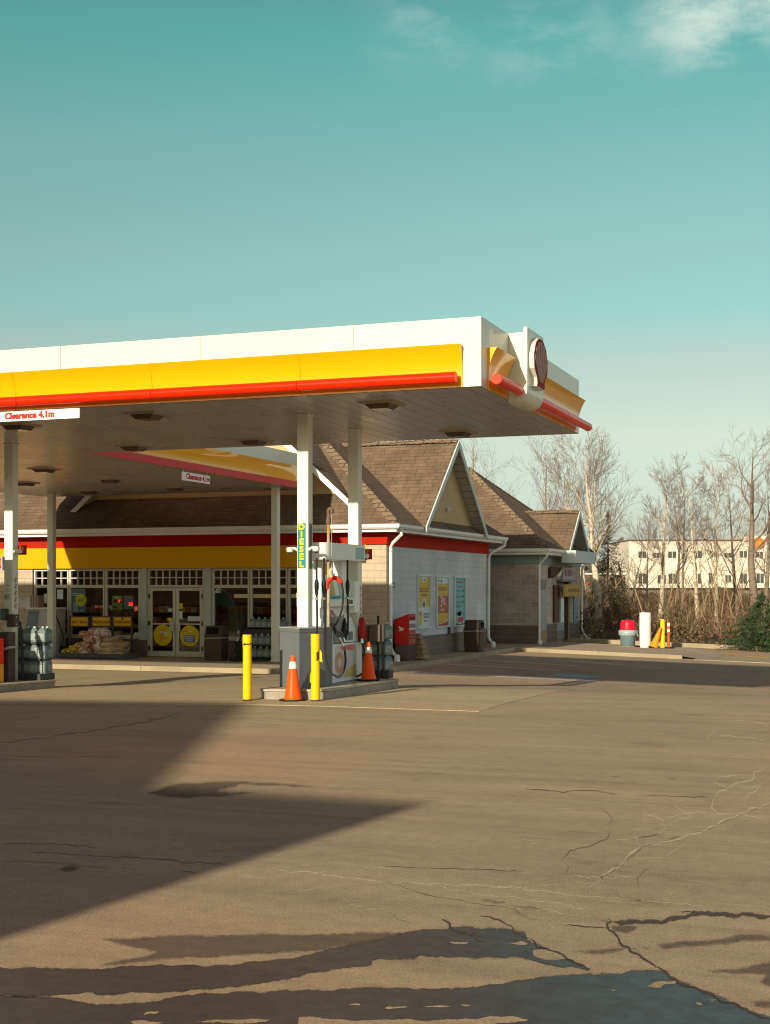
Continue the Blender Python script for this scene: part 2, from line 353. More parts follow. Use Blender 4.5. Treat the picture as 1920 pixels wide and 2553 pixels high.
def c2(*p): return [(960+x/1.7333, 2100+y/1.7333) for x, y in p]
def c3(*p): return [(960+x/1.7333, 1600+y/1.7333) for x, y in p]
up1 = c1((-60,1125),(200,1125),(370,1133),(620,1112),(900,1115),(1090,1098),(1250,1075),(1400,1045),(1500,1015),(1600,990))+\
      c2((20,405),(130,385),(250,380),(330,368),(400,377),(520,380),(590,395),(625,432),(700,465),(790,507),(840,528),(880,546),(820,538),(740,534),(640,510),(540,490),(400,497),(250,495),(150,490),(110,500),(10,503))+\
      c1((1545,1085),(1530,1110),(1400,1120),(1310,1135),(1200,1165),(1010,1190),(920,1200),(700,1220),(620,1225),(540,1218),(490,1230),(400,1230),(370,1215),(290,1228),(130,1237),(-60,1228))
patch('damp_patch', up1[::-1], DAMP, .0006, 4, 1, 9, 26)
patch('wet_patch', up1[::-1], WET, amp=4)
lo1 = c1((-60,1238),(250,1250),(320,1265),(400,1278),(490,1280),(560,1270),(650,1265),(740,1240),(850,1230),(950,1228),(1100,1225),(1240,1215),(1400,1215),(1540,1205))+\
      c2((0,632),(130,640),(260,635),(400,632),(500,615),(580,600),(700,585),(850,577),(1000,572),(1100,562),(1200,555),(1270,605),(1400,655),(1500,700),(1600,745),(1720,775),(1720,980),(-1700,980))
patch('damp_patch', lo1[::-1], DAMP, .0008, 4, 4, 9, 26)
patch('wet_patch', lo1[::-1], WET, amp=4, seed=4)
for k, (pts, s) in enumerate([
    (c2((640,468),(700,465),(740,480),(790,505),(740,514),(680,508),(640,492)), 2),
    (c2((520,433),(560,436),(600,428),(622,436),(600,446),(560,440)), 3), (c2((275,433),(355,434),(350,441),(300,439)), 5),
    (c2((1130,626),(1180,604),(1262,603),(1250,612),(1205,615),(1190,630)), 6), (c2((1345,694),(1370,697),(1365,706),(1348,703)), 7),
    (c2((1390,679),(1430,682),(1420,687)), 8), (c2((970,640),(998,640),(990,646)), 9),
    (c2((160,712),(240,704),(292,710),(240,716)), 10), (c2((318,704),(370,706),(350,712)), 11), (c2((0,713),(110,712),(60,719),(0,720)), 12),
    (c2((0,776),(90,768),(190,774),(300,768),(400,766),(450,756),(560,758),(622,770),(560,778),(420,792),(200,800),(0,800)), 13),
    (c1((1240,1330),(1300,1326),(1400,1338),(1500,1342),(1664,1338),(1664,1380),(1240,1380)), 14), (c1((1080,1335),(1130,1337),(1060,1352),(880,1350),(820,1345),(900,1338)), 15),
    (c1((540,1346),(590,1342),(680,1350),(640,1360),(560,1358)), 16), (c1((620,1306),(660,1302),(650,1312),(600,1316)), 17), (c1((1450,1275),(1500,1271),(1490,1280)), 18)]):
    patch('dry_spot', pts[::-1], DRY, .0016+.00005*s, 2.5, s, 5, 2.5)
for pts, s in [(c1((420,1005),(640,990),(930,985),(1280,982),(1664,972),(1664,985),(1560,1010),(1300,1055),(1000,1070),(700,1085),(480,1112),(400,1112),(640,1060)), 21),
               (c1((610,400),(700,365),(800,352),(940,345),(1080,348),(1200,360),(1280,366),(1220,370),(1000,362),(900,385),(1050,395),(900,412),(760,416)), 22),
               (c2((1180,442),(1300,428),(1420,424),(1520,404),(1580,398),(1700,406),(1700,430),(1560,432),(1420,446),(1300,455),(1190,460)), 23),
               (c2((975,360),(1090,366),(1080,385),(1040,395),(990,390)), 24), (c2((1360,560),(1500,550),(1600,530),(1700,510),(1700,640),(1620,610),(1640,575),(1560,572),(1440,568)), 25),
               (c2((810,474),(900,466),(1030,458),(1030,466),(940,486)), 26), (c2((425,256),(520,260),(480,266)), 27), (c2((540,276),(640,282),(690,296),(600,290)), 28),
               (c1((230,715),(300,690),(340,705),(280,724)), 29), (c1((500,745),(540,748),(520,752)), 30), (c2((1575,690),(1664,680),(1664,720),(1600,715)), 31)]:
    patch('damp_patch', pts[::-1], DAMP, .0015+.00015*(s-20), 3.5, s, 9, 12)
def ribbon(b, pts, w, dz, amp=3, seed=1, taper=True):
    pts = jag(pts, amp, 7, seed); n = len(pts)
    L = []; Cc = []; Rr = []
    for i, (u, v) in enumerate(pts):
        a, c = Vector(pts[max(i-1, 0)]), Vector(pts[min(i+1, n-1)]); t = (c-a); t = t.normalized() if t.length else Vector((1, 0)); nn = Vector((-t.y, t.x))
        ww = w*(.55+.75*abs(noise.noise(Vector((u*.05, v*.05, seed)))))*(min(1, .25+i/4, .25+(n-1-i)/4) if taper else 1)
        if taper: ww *= 1.5
        L.append(fG(u+nn.x*ww/2, v+nn.y*ww/2, dz)); Cc.append(fG(u, v, dz)); Rr.append(fG(u-nn.x*ww/2, v-nn.y*ww/2, dz))
    b.add(L+Cc+Rr, [(i, n+i, n+i+1, i+1) for i in range(n-1)]+[(n+i, 2*n+i, 2*n+i+1, n+i+1) for i in range(n-1)])
    b.soft = getattr(b, 'soft', [])+([0.0]*n+[1.0]*n+[0.0]*n if taper else [1.0]*3*n)
def ribbons(b, name, m):
    o = b.build(name, m, uv=False); a_ = o.data.attributes.new('soft', 'FLOAT', 'POINT'); a_.data.foreach_set('value', b.soft); return struct(o)
pale = MB(); dark = MB(); soak = MB(); k = 0
for pts, w in [(c3((1664,695),(1560,735),(1460,775),(1370,815),(1270,850),(1110,885),(1065,910),(1040,950),(985,985),(930,1020),(925,1045)), 8),
    (c3((1664,535),(1600,568),(1590,595),(1540,605),(1500,625),(1440,650),(1420,680),(1410,720),(1440,745),(1530,745)), 6),
    (c3((1420,680),(1480,690),(1440,700),(1415,715)), 4), (c3((1410,605),(1470,580),(1530,572)), 4), (c3((1410,605),(1440,620),(1490,632)), 4),
    (c3((1540,605),(1520,625),(1580,640),(1640,605)), 4), (c3((1640,605),(1610,640),(1550,672)), 5), (c3((1250,700),(1310,682),(1330,685)), 4),
    (c3((1250,700),(1290,735),(1400,738)), 5), (c3((1290,735),(1220,765),(1200,775),(1110,740),(1125,722)), 4), (c3((1200,775),(1220,800),(1180,830),(1080,850),(1110,885)), 5),
    (c3((1050,810),(1140,808),(1180,830)), 3), (c3((1340,745),(1240,775),(1220,800)), 4), (c3((970,860),(1120,840),(1180,830),(1270,832)), 3),
    (c3((1060,943),(1210,932)), 4), (c3((1300,870),(1280,890),(1215,920),(1240,950)), 5), (c3((775,1008),(930,1020),(1100,1015)), 4), (c3((1530,745),(1600,755),(1664,772)), 4),
    (c3((1480,338),(1600,345),(1664,355)), 3), (c3((1380,400),(1500,408),(1664,425)), 3), (c3((1470,360),(1420,385),(1400,415),(1410,440)), 3), (c3((1580,430),(1664,445)), 3),
    (c3((560,853),(690,858)), 2), (c3((610,890),(680,855)), 5), (c3((740,718),(830,722)), 2), (c3((805,770),(850,740)), 6),
    (c2((0,172),(260,180),(560,196),(820,228),(1060,248),(1380,275)), 4), (c2((560,198),(700,182),(920,170)), 3), (c2((240,185),(300,210),(460,230),(700,255),(860,290)), 3),
    (c2((1060,248),(1200,248),(1450,265),(1664,280)), 2), (c2((930,170),(880,200),(885,235)), 4), (c2((500,282),(640,288),(780,304),(830,320)), 4), (c2((700,350),(740,370)), 7),
    (c1((1110,708),(1280,725),(1420,742),(1560,760),(1664,772)), 4), (c1((1380,755),(1300,790),(1200,815)), 3), (c1((1420,795),(1415,820),(1450,850),(1520,870),(1620,885),(1650,915)), 3),
    (c1((500,640),(730,675),(900,700)), 2), (c1((1450,710),(1600,706),(1664,704)), 3), (c1((1310,725),(1390,705)), 3), (c1((1010,738),(1060,740)), 4), (c1((20,884),(46,885)), 4), (c1((335,912),(345,912)), 4), (c1((920,855),(940,855)), 4)]:
    k += 1; ribbon(pale, pts, w*.95, .0018, 5, k)
for pts, w in [(c3((980,818),(960,850),(910,872),(860,890),(800,905),(765,940)), 4), (c3((925,715),(965,745),(985,775),(950,800)), 2.5), (c3((790,955),(790,985),(775,1000)), 4),
    (c3((1664,700),(1540,745),(1370,818),(1110,888),(1050,940),(930,1025)), 2), (c2((0,178),(60,190),(140,215),(250,240),(400,262),(560,290),(620,325)), 2.5), (c2((990,205),(1020,245)), 2), (c2((1100,208),(1085,150),(1155,105)), 2.5), (c2((540,288),(600,320),(690,345)), 2),
    (c2((20,300),(60,335),(110,350)), 2), (c2((310,265),(322,300)), 2), (c3((920,545),(940,575)), 3), (c3((1215,560),(1225,590),(1270,600)), 2), (c3((0,975),(150,975),(400,985),(600,992)), 3), (c3((600,632),(760,650),(900,640),(1010,660)), 4), (c3((1100,660),(1240,668),(1400,672)), 3),
    (c1((0,188),(140,172),(390,136),(640,93),(770,60)), 3), (c1((0,240),(210,244),(500,245)), 2), (c1((610,96),(640,92)), 6), (c1((0,600),(240,606),(420,622)), 2.5), (c1((110,635),(380,655),(700,672),(960,695)), 3), (c1((0,676),(300,685),(350,700),(450,705)), 2.5),
    (c1((740,718),(825,722)), 4), (c1((510,706),(528,708)), 6), (c1((420,704),(455,706)), 5), (c3((130,535),(152,536)), 4), (c3((260,558),(280,558)), 3), (c3((985,582),(1020,585)), 4), (c3((1060,602),(1085,604)), 4), (c3((1230,588),(1258,590)), 3), (c3((800,496),(820,499)), 3),
    (c3((120,604),(136,604)), 3), (c3((330,600),(350,601)), 3), (c3((680,560),(696,560)), 3)]:
    k += 1; ribbon(dark, pts, w*.85, .0022, 3.6, k)
for pts, w in [(c2((970,328),(965,365),(990,400),(1020,435),(1070,470),(1110,500),(1160,530),(1200,548)), 11), (c2((400,313),(490,335),(540,360),(570,390),(610,415)), 5), (c2((245,335),(300,372),(360,400),(420,430)), 12), (c2((610,415),(660,450),(760,480),(800,510),(880,545)), 7),
    (c2((790,358),(880,366),(965,370)), 5), (c2((985,345),(1100,346),(1200,345),(1290,320),(1360,308),(1500,310),(1664,320)), 20), (c2((1280,296),(1360,308)), 6), (c2((940,340),(985,345)), 8), (c2((1180,545),(1280,607),(1420,665),(1520,705),(1664,765)), 10), (c2((1060,462),(1090,462)), 5), (c2((1115,458),(1140,460)), 5)]:
    k += 1; ribbon(soak, pts, w*.85, .0024+.00006*(k % 12), 5.5, k)
ribbons(pale, 'pavement_cracks', CRACKP); ribbons(dark, 'pavement_cracks', CRACKD); ribbons(soak, 'wet_cracks', SOAK)

# painted lines in the parking bays
lines = MB()
for (ua, va, ub, vb, w) in [(1023,1675,1497,1699,5), (1123,1656,1395,1672,3), (1189,1645,1440,1660,3), (1380,1644,1654,1666,3), (1258,1637,1400,1646,2)]:
    ribbon(lines, [(ua, va), (ub, vb)], w, .004, .5, 3, False)
struct(lines.build('road_marking', LINEW, uv=False))
bl = MB(); bl.add([fG(u, v, .005) for u, v in ((1372,1685),(1396,1679),(1500,1686),(1478,1692))], [(0, 3, 2, 1)]); struct(bl.build('road_marking', LINEB, uv=False))
yl = MB()
for (ua, va, ub, vb, w) in [(1690,1618,1730,1625,3), (1690,1621,1838,1634,2.5), (1760,1624,1840,1632,2.5), (1860,1636,1915,1641,3), (1890,1632,1919,1640,2)]:
    ribbon(yl, [(ua, va), (ub, vb)], w, .006, .8, 5, False)
struct(yl.build('road_marking', LINEY, uv=False))

# ------------------------------------------------------------------ walkway round the shop and kerbs
WZ = -.34                                          # level of the walkway and shop floor
def arc(cx, cy, r, a0, a1, n=7): return [(cx+r*math.cos(R(a0+(a1-a0)*i/n)), cy+r*math.sin(R(a0+(a1-a0)*i/n))) for i in range(n+1)]
outer = [(-45, 31.75), (-13.1, 31.75)]+arc(-13.1, 32.65, .9, -90, 0)+[(-12.2, 46.0)]
inner = [(-45, 31.93), (-13.1, 31.93)]+arc(-13.1, 32.65, .72, -90, 0)+[(-12.38, 46.18)]
struct(MB().prism(outer+inner[::-1], lambda x, y: ground_z(x, y)-.1, WZ).build('kerb', CONC, bevel=.02))
struct(MB().prism(inner+[(-12.38, 60), (-45, 60)], -.8, WZ-.004).build('sidewalk', WALK, uv=False))
# raised apron with the bins, right of the shop
def apz(x, y): return WZ-.031*max(0, x+12.2)
apr = lambda x, y: apz(x, y)+(ground_z(x, y)+.012-apz(x, y))*smooth(-7.0, -5.7, x)-.004
struct(MB().prism([(-12.38, 46.0), (-6.62, 46.0), (-6.5, 46.06), (-6.5, 46.18), (-12.38, 46.18)], lambda x, y: ground_z(x, y)-.1, apz).build('kerb', CONC, bevel=.02))
struct(sheet(span(-12.38, -5.6, .35), span(46.18, 51.4, .5), 0, apr).build('sidewalk', WALK, smooth=180, uv=False))
# drop kerb running off to the right, far kerb and the planted strip behind it
fk0, fk1 = fY(1380, 1597, 54.3), fY(1990, 1624, 54.3)
fz = lambda x, y: fk0.z+(fk1.z-fk0.z)*(x-fk0.x)/(fk1.x-fk0.x)
struct(MB().prism([(-14, 54.3), (2, 54.3), (2, 54.5), (-14, 54.5)], -1.5, lambda x, y: fz(x, y)+.13).build('kerb', CONC, bevel=.015))
struct(MB().prism([(-6.1, 45.95), (3, 45.95), (3, 46.35), (-6.1, 46.35)], -1.5, lambda x, y: ground_z(x, y)+.012).build('kerb', CONC))
SOIL = asphalt_mat('leaf litter', (.10, .068, .035), (.15, .10, .05), (.05, .036, .02))
soil = lambda x, y: fz(min(x, 2), y)+.05+.1*noise.noise(Vector((x*.3, y*.3, 0)))-.004*(y-54)
struct(sheet(span(-60, 60, 3), span(54.49, 90, 3), 0, soil).build('ground', SOIL, smooth=180, uv=False))
# ------------------------------------------------------------------ fuel canopy
ZS, ZT = 4.52, 5.48                                # soffit and top of the fascia
CX0, CX1, CY0, CY1 = -34.4, -5.3, 18.2, 24.5       # front slab
RX0, RX1, RY1 = -24.35, -15.6, 36.0                 # slab reaching back to the shop
canopy = thing('fuel_canopy', 'white flat fuel canopy with yellow and red bands over the pump islands', 'canopy', (0, 0, 0))
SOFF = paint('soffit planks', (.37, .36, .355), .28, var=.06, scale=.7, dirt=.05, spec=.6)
b = MB(); PW = 2.44
def panels(a0, a1):                                # panel joints every 2.44 m, measured from the right corner
    out = [a1]; 
    while out[-1]-PW > a0: out.append(out[-1]-PW)
    return list(zip(out[1:]+[a0], out))
b.box(CX0+.03, CX1-.03, CY0+.03, CY1-.03, ZS+.03, ZT-.02); b.box(RX0+.03, RX1-.03, CY1-.03, RY1-.03, ZS+.03, ZT-.02)
off = 1.9
for a, c in panels(CX0, CX1-off)+[(CX1-off, CX1)]:
    b.box(a+.004, c-.004, CY0, CY0+.03, ZS, ZT); b.box(a+.004, c-.004, CY1-.03, CY1, ZS, ZT)
for a, c in panels(CY0+.03, CY1-.03): b.box(CX1-.03, CX1, a+.004, c-.004, ZS, ZT); b.box(CX0, CX0+.03, a+.004, c-.004, ZS, ZT)
for a, c in panels(CY1, RY1): b.box(RX1-.03, RX1, a+.004, c-.004, ZS, ZT); b.box(RX0, RX0+.03, a+.004, c-.004, ZS, ZT)
b.box(RX0, RX1, RY1-.03, RY1, ZS, ZT)
b.build('fascia', FASCIA, canopy)
# soffit: long planks with grooves
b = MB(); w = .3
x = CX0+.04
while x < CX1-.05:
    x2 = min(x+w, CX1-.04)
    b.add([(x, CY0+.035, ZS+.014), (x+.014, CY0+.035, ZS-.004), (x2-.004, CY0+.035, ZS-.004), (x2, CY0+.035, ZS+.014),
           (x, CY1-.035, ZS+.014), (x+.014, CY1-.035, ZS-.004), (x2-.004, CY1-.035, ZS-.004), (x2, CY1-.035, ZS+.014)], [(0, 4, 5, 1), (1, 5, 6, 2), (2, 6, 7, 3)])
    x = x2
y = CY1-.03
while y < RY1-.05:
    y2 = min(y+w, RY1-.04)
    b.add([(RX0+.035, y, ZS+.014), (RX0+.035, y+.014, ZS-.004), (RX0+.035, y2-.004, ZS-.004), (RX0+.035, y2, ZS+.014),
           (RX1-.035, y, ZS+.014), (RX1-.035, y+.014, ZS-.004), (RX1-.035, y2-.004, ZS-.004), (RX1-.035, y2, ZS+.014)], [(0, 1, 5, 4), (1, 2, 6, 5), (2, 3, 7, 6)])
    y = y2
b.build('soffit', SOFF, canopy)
# yellow cove band and red tube
cove = [(.12*((z-4.74)/.36)**2+.018, z) for z in [5.10, 5.04, 4.98, 4.92, 4.86, 4.80, 4.74]]
prof = [(0, 4.515)]+[(0, 5.10)]+cove+[(.018, 4.515)]
def band_x(b, x0, x1, y, sgn):                      # along X on the face y
    for a, c in panels(x0, x1): b.loft([[(xx, y+sgn*p, z) for p, z in prof] for xx in (a+.002, c-.002)])
def band_y(b, y0, y1, x, sgn):
    for a, c in panels(y0, y1): b.loft([[(x+sgn*p, yy, z) for p, z in prof] for yy in (a+.002, c-.002)])
b = MB(); band_x(b, CX0+.3, CX1-.27, CY0-.001, -1); b.build('yellow_band', YEL, canopy, smooth=30)
for ya, yb in ((CY0+.3, 19.52), (20.62, CY1-.1)): b = MB(); band_y(b, ya, yb, CX1+.001, 1); b.build('yellow_band', YEL, canopy, smooth=30)
b = MB(); band_y(b, CY1+.05, RY1-.2, RX1+.001, 1); b.build('yellow_band', YEL, canopy, smooth=30)
b = MB(); band_y(b, CY1+.05, RY1-.2, RX0-.001, -1); b.build('yellow_band', YEL, canopy, smooth=30)
TR, TP, TZ = .077, .165, 4.635
def tube_run(b, p, q, k):
    p, q = Vector(p), Vector(q); L = (q-p).length; n = max(1, round(L/PW)); d = (q-p)/n
    for i in range(n):
        a, c = p+d*i, p+d*(i+1); e = d.normalized()
        b.tube([a+e*.004, a+e*.01, c-e*.01, c-e*.004], [TR-.006, TR, TR, TR-.006], 16)
b = MB(); tube_run(b, (CX1-.31, CY0-TP, TZ), (CX0+.3, CY0-TP, TZ), (0, 1)); b.build('red_tube', RED, canopy, smooth=30)
for ya, yb in ((CY0+.18, 19.58), (20.62, CY1+.02)): b = MB(); tube_run(b, (CX1+TP, ya, TZ), (CX1+TP, yb, TZ), (1, 0)); b.build('red_tube', RED, canopy, smooth=30)
b = MB(); b.box(RX1, RX1+.04, CY1+.03, RY1-.2, ZS, ZS+.17); b.build('red_strip', paint('red canopy strip', (.58, .03, .03), .35, var=.03), canopy)
# columns
def column(x, y, z0, hw=.098, base=True):
    b = MB(); b.box(x-hw, x+hw, y-hw, y+hw, z0, ZS+.005)
    if base: b.box(x-hw-.02, x+hw+.02, y-hw-.02, y+hw+.02, z0, z0+.04)
    b.box(x-hw-.015, x+hw+.015, y-hw-.015, y+hw+.015, ZS-.03, ZS+.004)
    b.build('column', WHITE, canopy, bevel=.018)
    return Vector((x, y, 0))
COLA = column(fY(740, 1300, 20.09).x+.098, 20.19, -.05)
COLB = column(fY(867, 1300, 22.32).x+.098, 22.42, -.1)
COLE = column(fY(9.5, 1300, 22.32).x+.098, 22.42, -.1)
COLF = column(COLE.x-.05, 20.19, -.1)
COLC = column(fY(675.5, 1300, 34.7).x+.098, 34.8, WZ)
COLD = column(fY(117, 1300, 34.7).x+.098, 34.8, WZ)
# recessed canopy lights, each a thing
LENS = paint('unlit lamp lens', (.10, .075, .06), .15, var=.1); FRM = paint('lamp frame', (.30, .26, .21), .4, var=.05)
def canopy_light(x, y, label, first=[None]):
    if first[0] is None:
        t = thing('canopy_light', label, 'ceiling light', (x, y, ZS-.004), 0, 'lights set into the canopy soffit')
        f = MB(); s = .30
        f.loft([[(-s, -s, 0), (s, -s, 0), (s, s, 0), (-s, s, 0)], [(-s+.04, -s+.04, -.03), (s-.04, -s+.04, -.03), (s-.04, s-.04, -.03), (-s+.04, s-.04, -.03)]])
        f.build('frame', FRM, t)
        f = MB(); s = .2
        f.loft([[(-s, -s, -.031), (s, -s, -.031), (s, s, -.031), (-s, s, -.031)], [(-s+.06, -s+.06, -.10), (s-.06, -s+.06, -.10), (s-.06, s-.06, -.10), (-s+.06, s-.06, -.10)]])
        f.build('lens', LENS, t); first[0] = t; return t
    return dup(first[0], (x, y, ZS-.004), 0, label)
for u, v, lab in [(825,870,'square ceiling light nearest the right end of the canopy, right of the diesel column'), (318,893,'square ceiling light near the front edge of the soffit, right of the clearance sign'),
        (990,932,'square ceiling light near the rear right edge of the soffit, above the shop side gable'), (547,950,'square ceiling light near the rear edge, just left of the diesel column'),
        (290,963,'square ceiling light by the rear edge above the start of the sloping yellow fascia'), (95,1012,'square ceiling light right of the left white column top'),
        (55,1042,'square ceiling light deep under the rear canopy beside the left column'), (238,1035,'square ceiling light in the rear soffit, left of the small clearance sign'),
        (192,1060,'square ceiling light at the back of the soffit close to the shop roof'), (378,1053,'square ceiling light at the back of the soffit below the small clearance sign'), (40,917,'square ceiling light above the clearance sign at the left column')]:
    p = fZ(u*1.1538, v*1.1538, ZS); canopy_light(p.x, p.y, lab)
# clearance signs
SIGNW = paint('white sign board', (.78, .74, .70), .45, var=.03); TXR = paint('red lettering', (.55, .02, .02), .5, var=.02)
def clearance(p0, p1, h, label, right):
    c = (p0+p1)/2; w = (p1-p0).length; t = thing('clearance_sign', label, 'sign', c, math.atan2(right[1], right[0]))
    b = MB(); b.box(-w/2, w/2, 0, .02, -h/2, h/2); b.build('board', SIGNW, t, bevel=.003)
    for s in (-1, 1): MB().box(s*w*.42-.01, s*w*.42+.01, .022, .03, h/2-.05, ZS-c.z).build('hanger', STEEL, t)
    text('Clearance 4.1m', h*.62, TXR, t, Matrix.Translation((.06*w, -.001, .02*h)) @ Matrix.Rotation(R(90), 4, 'X'), bold=.008, sx=1.08); return t
a, c = fY(-80, 1044, CY0-.03), fY(198, 1033, CY0-.03); c.z = a.z = (a.z+c.z)/2+.012
clearance(a, c, .155, 'long white clearance sign with red letters under the front edge of the canopy', (1, 0))
p, q = fX(454, 1184, RX1+.05), fX(524, 1197, RX1+.05); q.z = p.z = (p.z+q.z)/2-.01
clearance(p, q, .2, 'small clearance sign hanging below the rear yellow and red fascia', (0, 1))
# emblem sign on the right end of the canopy
es = thing('emblem_sign', 'white sign box with a ribbed scallop shell emblem on the canopy end', 'sign', (CX1, 20.1, 4.4))
b = MB(); pr = [(.0, .06), (.10, .06)]+[(.10+.19*math.sin(R(a)), .25-.19*math.cos(R(a))) for a in range(10, 91, 10)]+[(.29, 1.17), (.23, 1.17), (.23, 1.09), (0.0, 1.09)]
b.loft([[(x, yy, z) for x, z in pr] for yy in (-.5, .5)]); b.build('box', FASCIA, es, bevel=.006)
SH = []; N = 60                                     # scallop outline (y right as seen from the right of the canopy, z up)
for i in range(N+1):
    a = R(-22+224*i/N); rr = 1+.012*math.cos(i/N*14*math.pi)
    SH.append((.425*math.cos(a)*rr, .05+.36*math.sin(a)*rr))
SH += [(-.24, -.20), (-.22, -.27), (-.24, -.33), (-.16, -.35), (-.08, -.33), (0, -.36), (.08, -.33), (.16, -.35), (.24, -.33), (.22, -.27), (.24, -.20)]
SZ = .66
def shell(sc, x0, x1, b, pts=SH): b.loft([[(x, y*sc, SZ+(z)*sc) for y, z in pts] for x in (x0, x1)])
shl = MB(); shell(1, .292, .372, shl); emb = shl.build('shell_emblem', FASCIA, es)
shl = MB(); shell(.97, .373, .377, shl); shl.build('red_border', paint('emblem red', (.26, .02, .025), .6, spec=.05), emb)
ribs = MB(); nr = 7
for k in range(nr):
    a0, a1 = R(-8+196*k/nr+3.6), R(-8+196*(k+1)/nr-3.6); o = (0, -.25)
    def rim(a, s): 
        # intersection of the fan ray with the shell circle
        dx, dz = math.cos(a)*.36, math.sin(a)*.295; return (dx*s, .05+dz*s)
    pts = [(o[0]+(k-3)*-.030-.012, o[1]), (o[0]+(k-3)*-.030+.012, o[1])]
    top = [rim(a0+(a1-a0)*j/6, 1.0+.05*math.sin(math.pi*j/6)) for j in range(7)]
    poly = [pts[1]]+top+[pts[0]]
    ribs.loft([[(x, y, SZ+z) for y, z in poly] for x in (.378, .384)])
ribs.build('rib', paint('emblem pale yellow', (.38, .25, .18), .6, var=.03, spec=.05), emb)
# ------------------------------------------------------------------ the shop
YF, XS, YB, XL = 36.0, -13.25, 46.2, -29.5          # facade, side wall, back and far left
EY, EX, EYB, EXL, EZ = 35.4, -12.65, 46.8, -30.1, 3.48   # gutter lines
SL = .74
def xf(u, Y=YF): return fY(u, 1463, Y).x
BLOCKW = bricks('painted block wall', (.70, .71, .71), (.66, .67, .67), (.58, .59, .59), .4, .2, .010, .85, .45, .28, blot=.3)
BLOCKB = bricks('brown painted block wall', (.25, .18, .145), (.22, .16, .13), (.18, .13, .11), .4, .2, .010, .8, .5, .3)
BLOCKN = bricks('split face block wall', (.74, .61, .52), (.52, .42, .35), (.76, .68, .61), .4, .2, .013, .95, 1.0, .45, blot=.35)
BLOCKNB = bricks('dark split face block wall', (.25, .18, .145), (.20, .145, .12), (.17, .13, .11), .4, .2, .012, .95, .9, .35)
def shingle(name):
    m, nt, b, n, l = newmat(name); uv = mapping(nt, 1, 'uv')
    t = n.new('ShaderNodeTexBrick'); l.new(uv, t.inputs['Vector']); t.offset = .5; t.squash = .72; t.squash_frequency = 3
    t.inputs['Color1'].default_value = (.235, .163, .101, 1); t.inputs['Color2'].default_value = (.195, .134, .083, 1); t.inputs['Mortar'].default_value = (.115, .08, .053, 1)  # dark mortar paints both shingle gaps and the shadow lines under each course
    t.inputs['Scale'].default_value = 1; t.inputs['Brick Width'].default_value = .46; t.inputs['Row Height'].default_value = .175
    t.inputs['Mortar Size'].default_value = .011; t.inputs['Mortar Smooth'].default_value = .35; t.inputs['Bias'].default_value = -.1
    t2 = n.new('ShaderNodeTexBrick'); l.new(mapping(nt, (1, 1, 1), 'uv'), t2.inputs['Vector']); t2.offset = .33
    t2.inputs['Color1'].default_value = (1, 1, 1, 1); t2.inputs['Color2'].default_value = (.80, .80, .82, 1); t2.inputs['Mortar'].default_value = (1, 1, 1, 1); t2.inputs['Mortar Size'].default_value = 0
    t2.inputs['Scale'].default_value = 1; t2.inputs['Brick Width'].default_value = .3; t2.inputs['Row Height'].default_value = .175
    g = noi(nt, uv, 60, 3, .7); bl = noi(nt, uv, .8, 6, .65); st = noi(nt, mapping(nt, (2.2, .25, 1), 'uv'), 1, 5, .6)
    c = mix(nt, t.outputs['Color'], t2.outputs['Color'], .8, 'MULTIPLY')
    c = mix(nt, c, ramp(nt, g, [(.3, .75), (.7, 1.15)]), 1, 'MULTIPLY')
    c = mix(nt, c, ramp(nt, bl, [(.3, .78), (.7, 1.1)]), 1, 'MULTIPLY'); c = mix(nt, c, ramp(nt, st, [(.35, .85), (.65, 1.05)]), 1, 'MULTIPLY')
    l.new(c, b.inputs['Base Color']); b.inputs['Roughness'].default_value = .92; b.inputs['Specular IOR Level'].default_value = .2
    sp = n.new('ShaderNodeSeparateXYZ'); l.new(uv, sp.inputs[0])
    md = n.new('ShaderNodeMath'); md.operation = 'FRACT'; dv = n.new('ShaderNodeMath'); dv.operation = 'DIVIDE'; l.new(sp.outputs['Y'], dv.inputs[0]); dv.inputs[1].default_value = .175; l.new(dv.outputs[0], md.inputs[0])
    iv = n.new('ShaderNodeMath'); iv.operation = 'SUBTRACT'; iv.inputs[0].default_value = 1; l.new(md.outputs[0], iv.inputs[1])
    bump(nt, b, mix(nt, iv.outputs[0], t.outputs['Fac'], .0) if False else mix(nt, mix(nt, iv.outputs[0], 0, t.outputs['Fac']), g, .2), .8, .03)
    return m
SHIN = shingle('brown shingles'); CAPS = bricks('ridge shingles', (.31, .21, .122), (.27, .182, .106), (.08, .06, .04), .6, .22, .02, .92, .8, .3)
TRIM = paint('white aluminium trim', (.72, .72, .69), .4, var=.03, scale=1.2, dirt=.12)
TRIMB = paint('blue grey gable trim', (.50, .56, .56), .45, var=.04, scale=1.2)
BEIGE = paint('beige stucco', (.50, .36, .20), .9, var=.06, scale=1.5, bmp=.2)
YBAND = paint('yellow shop band', (.70, .34, .004), .55, var=.03, scale=1, spec=.06)
shop = thing('convenience_store', 'low convenience store with brown shingle roof and red and yellow bands', 'shop', (0, 0, 0))
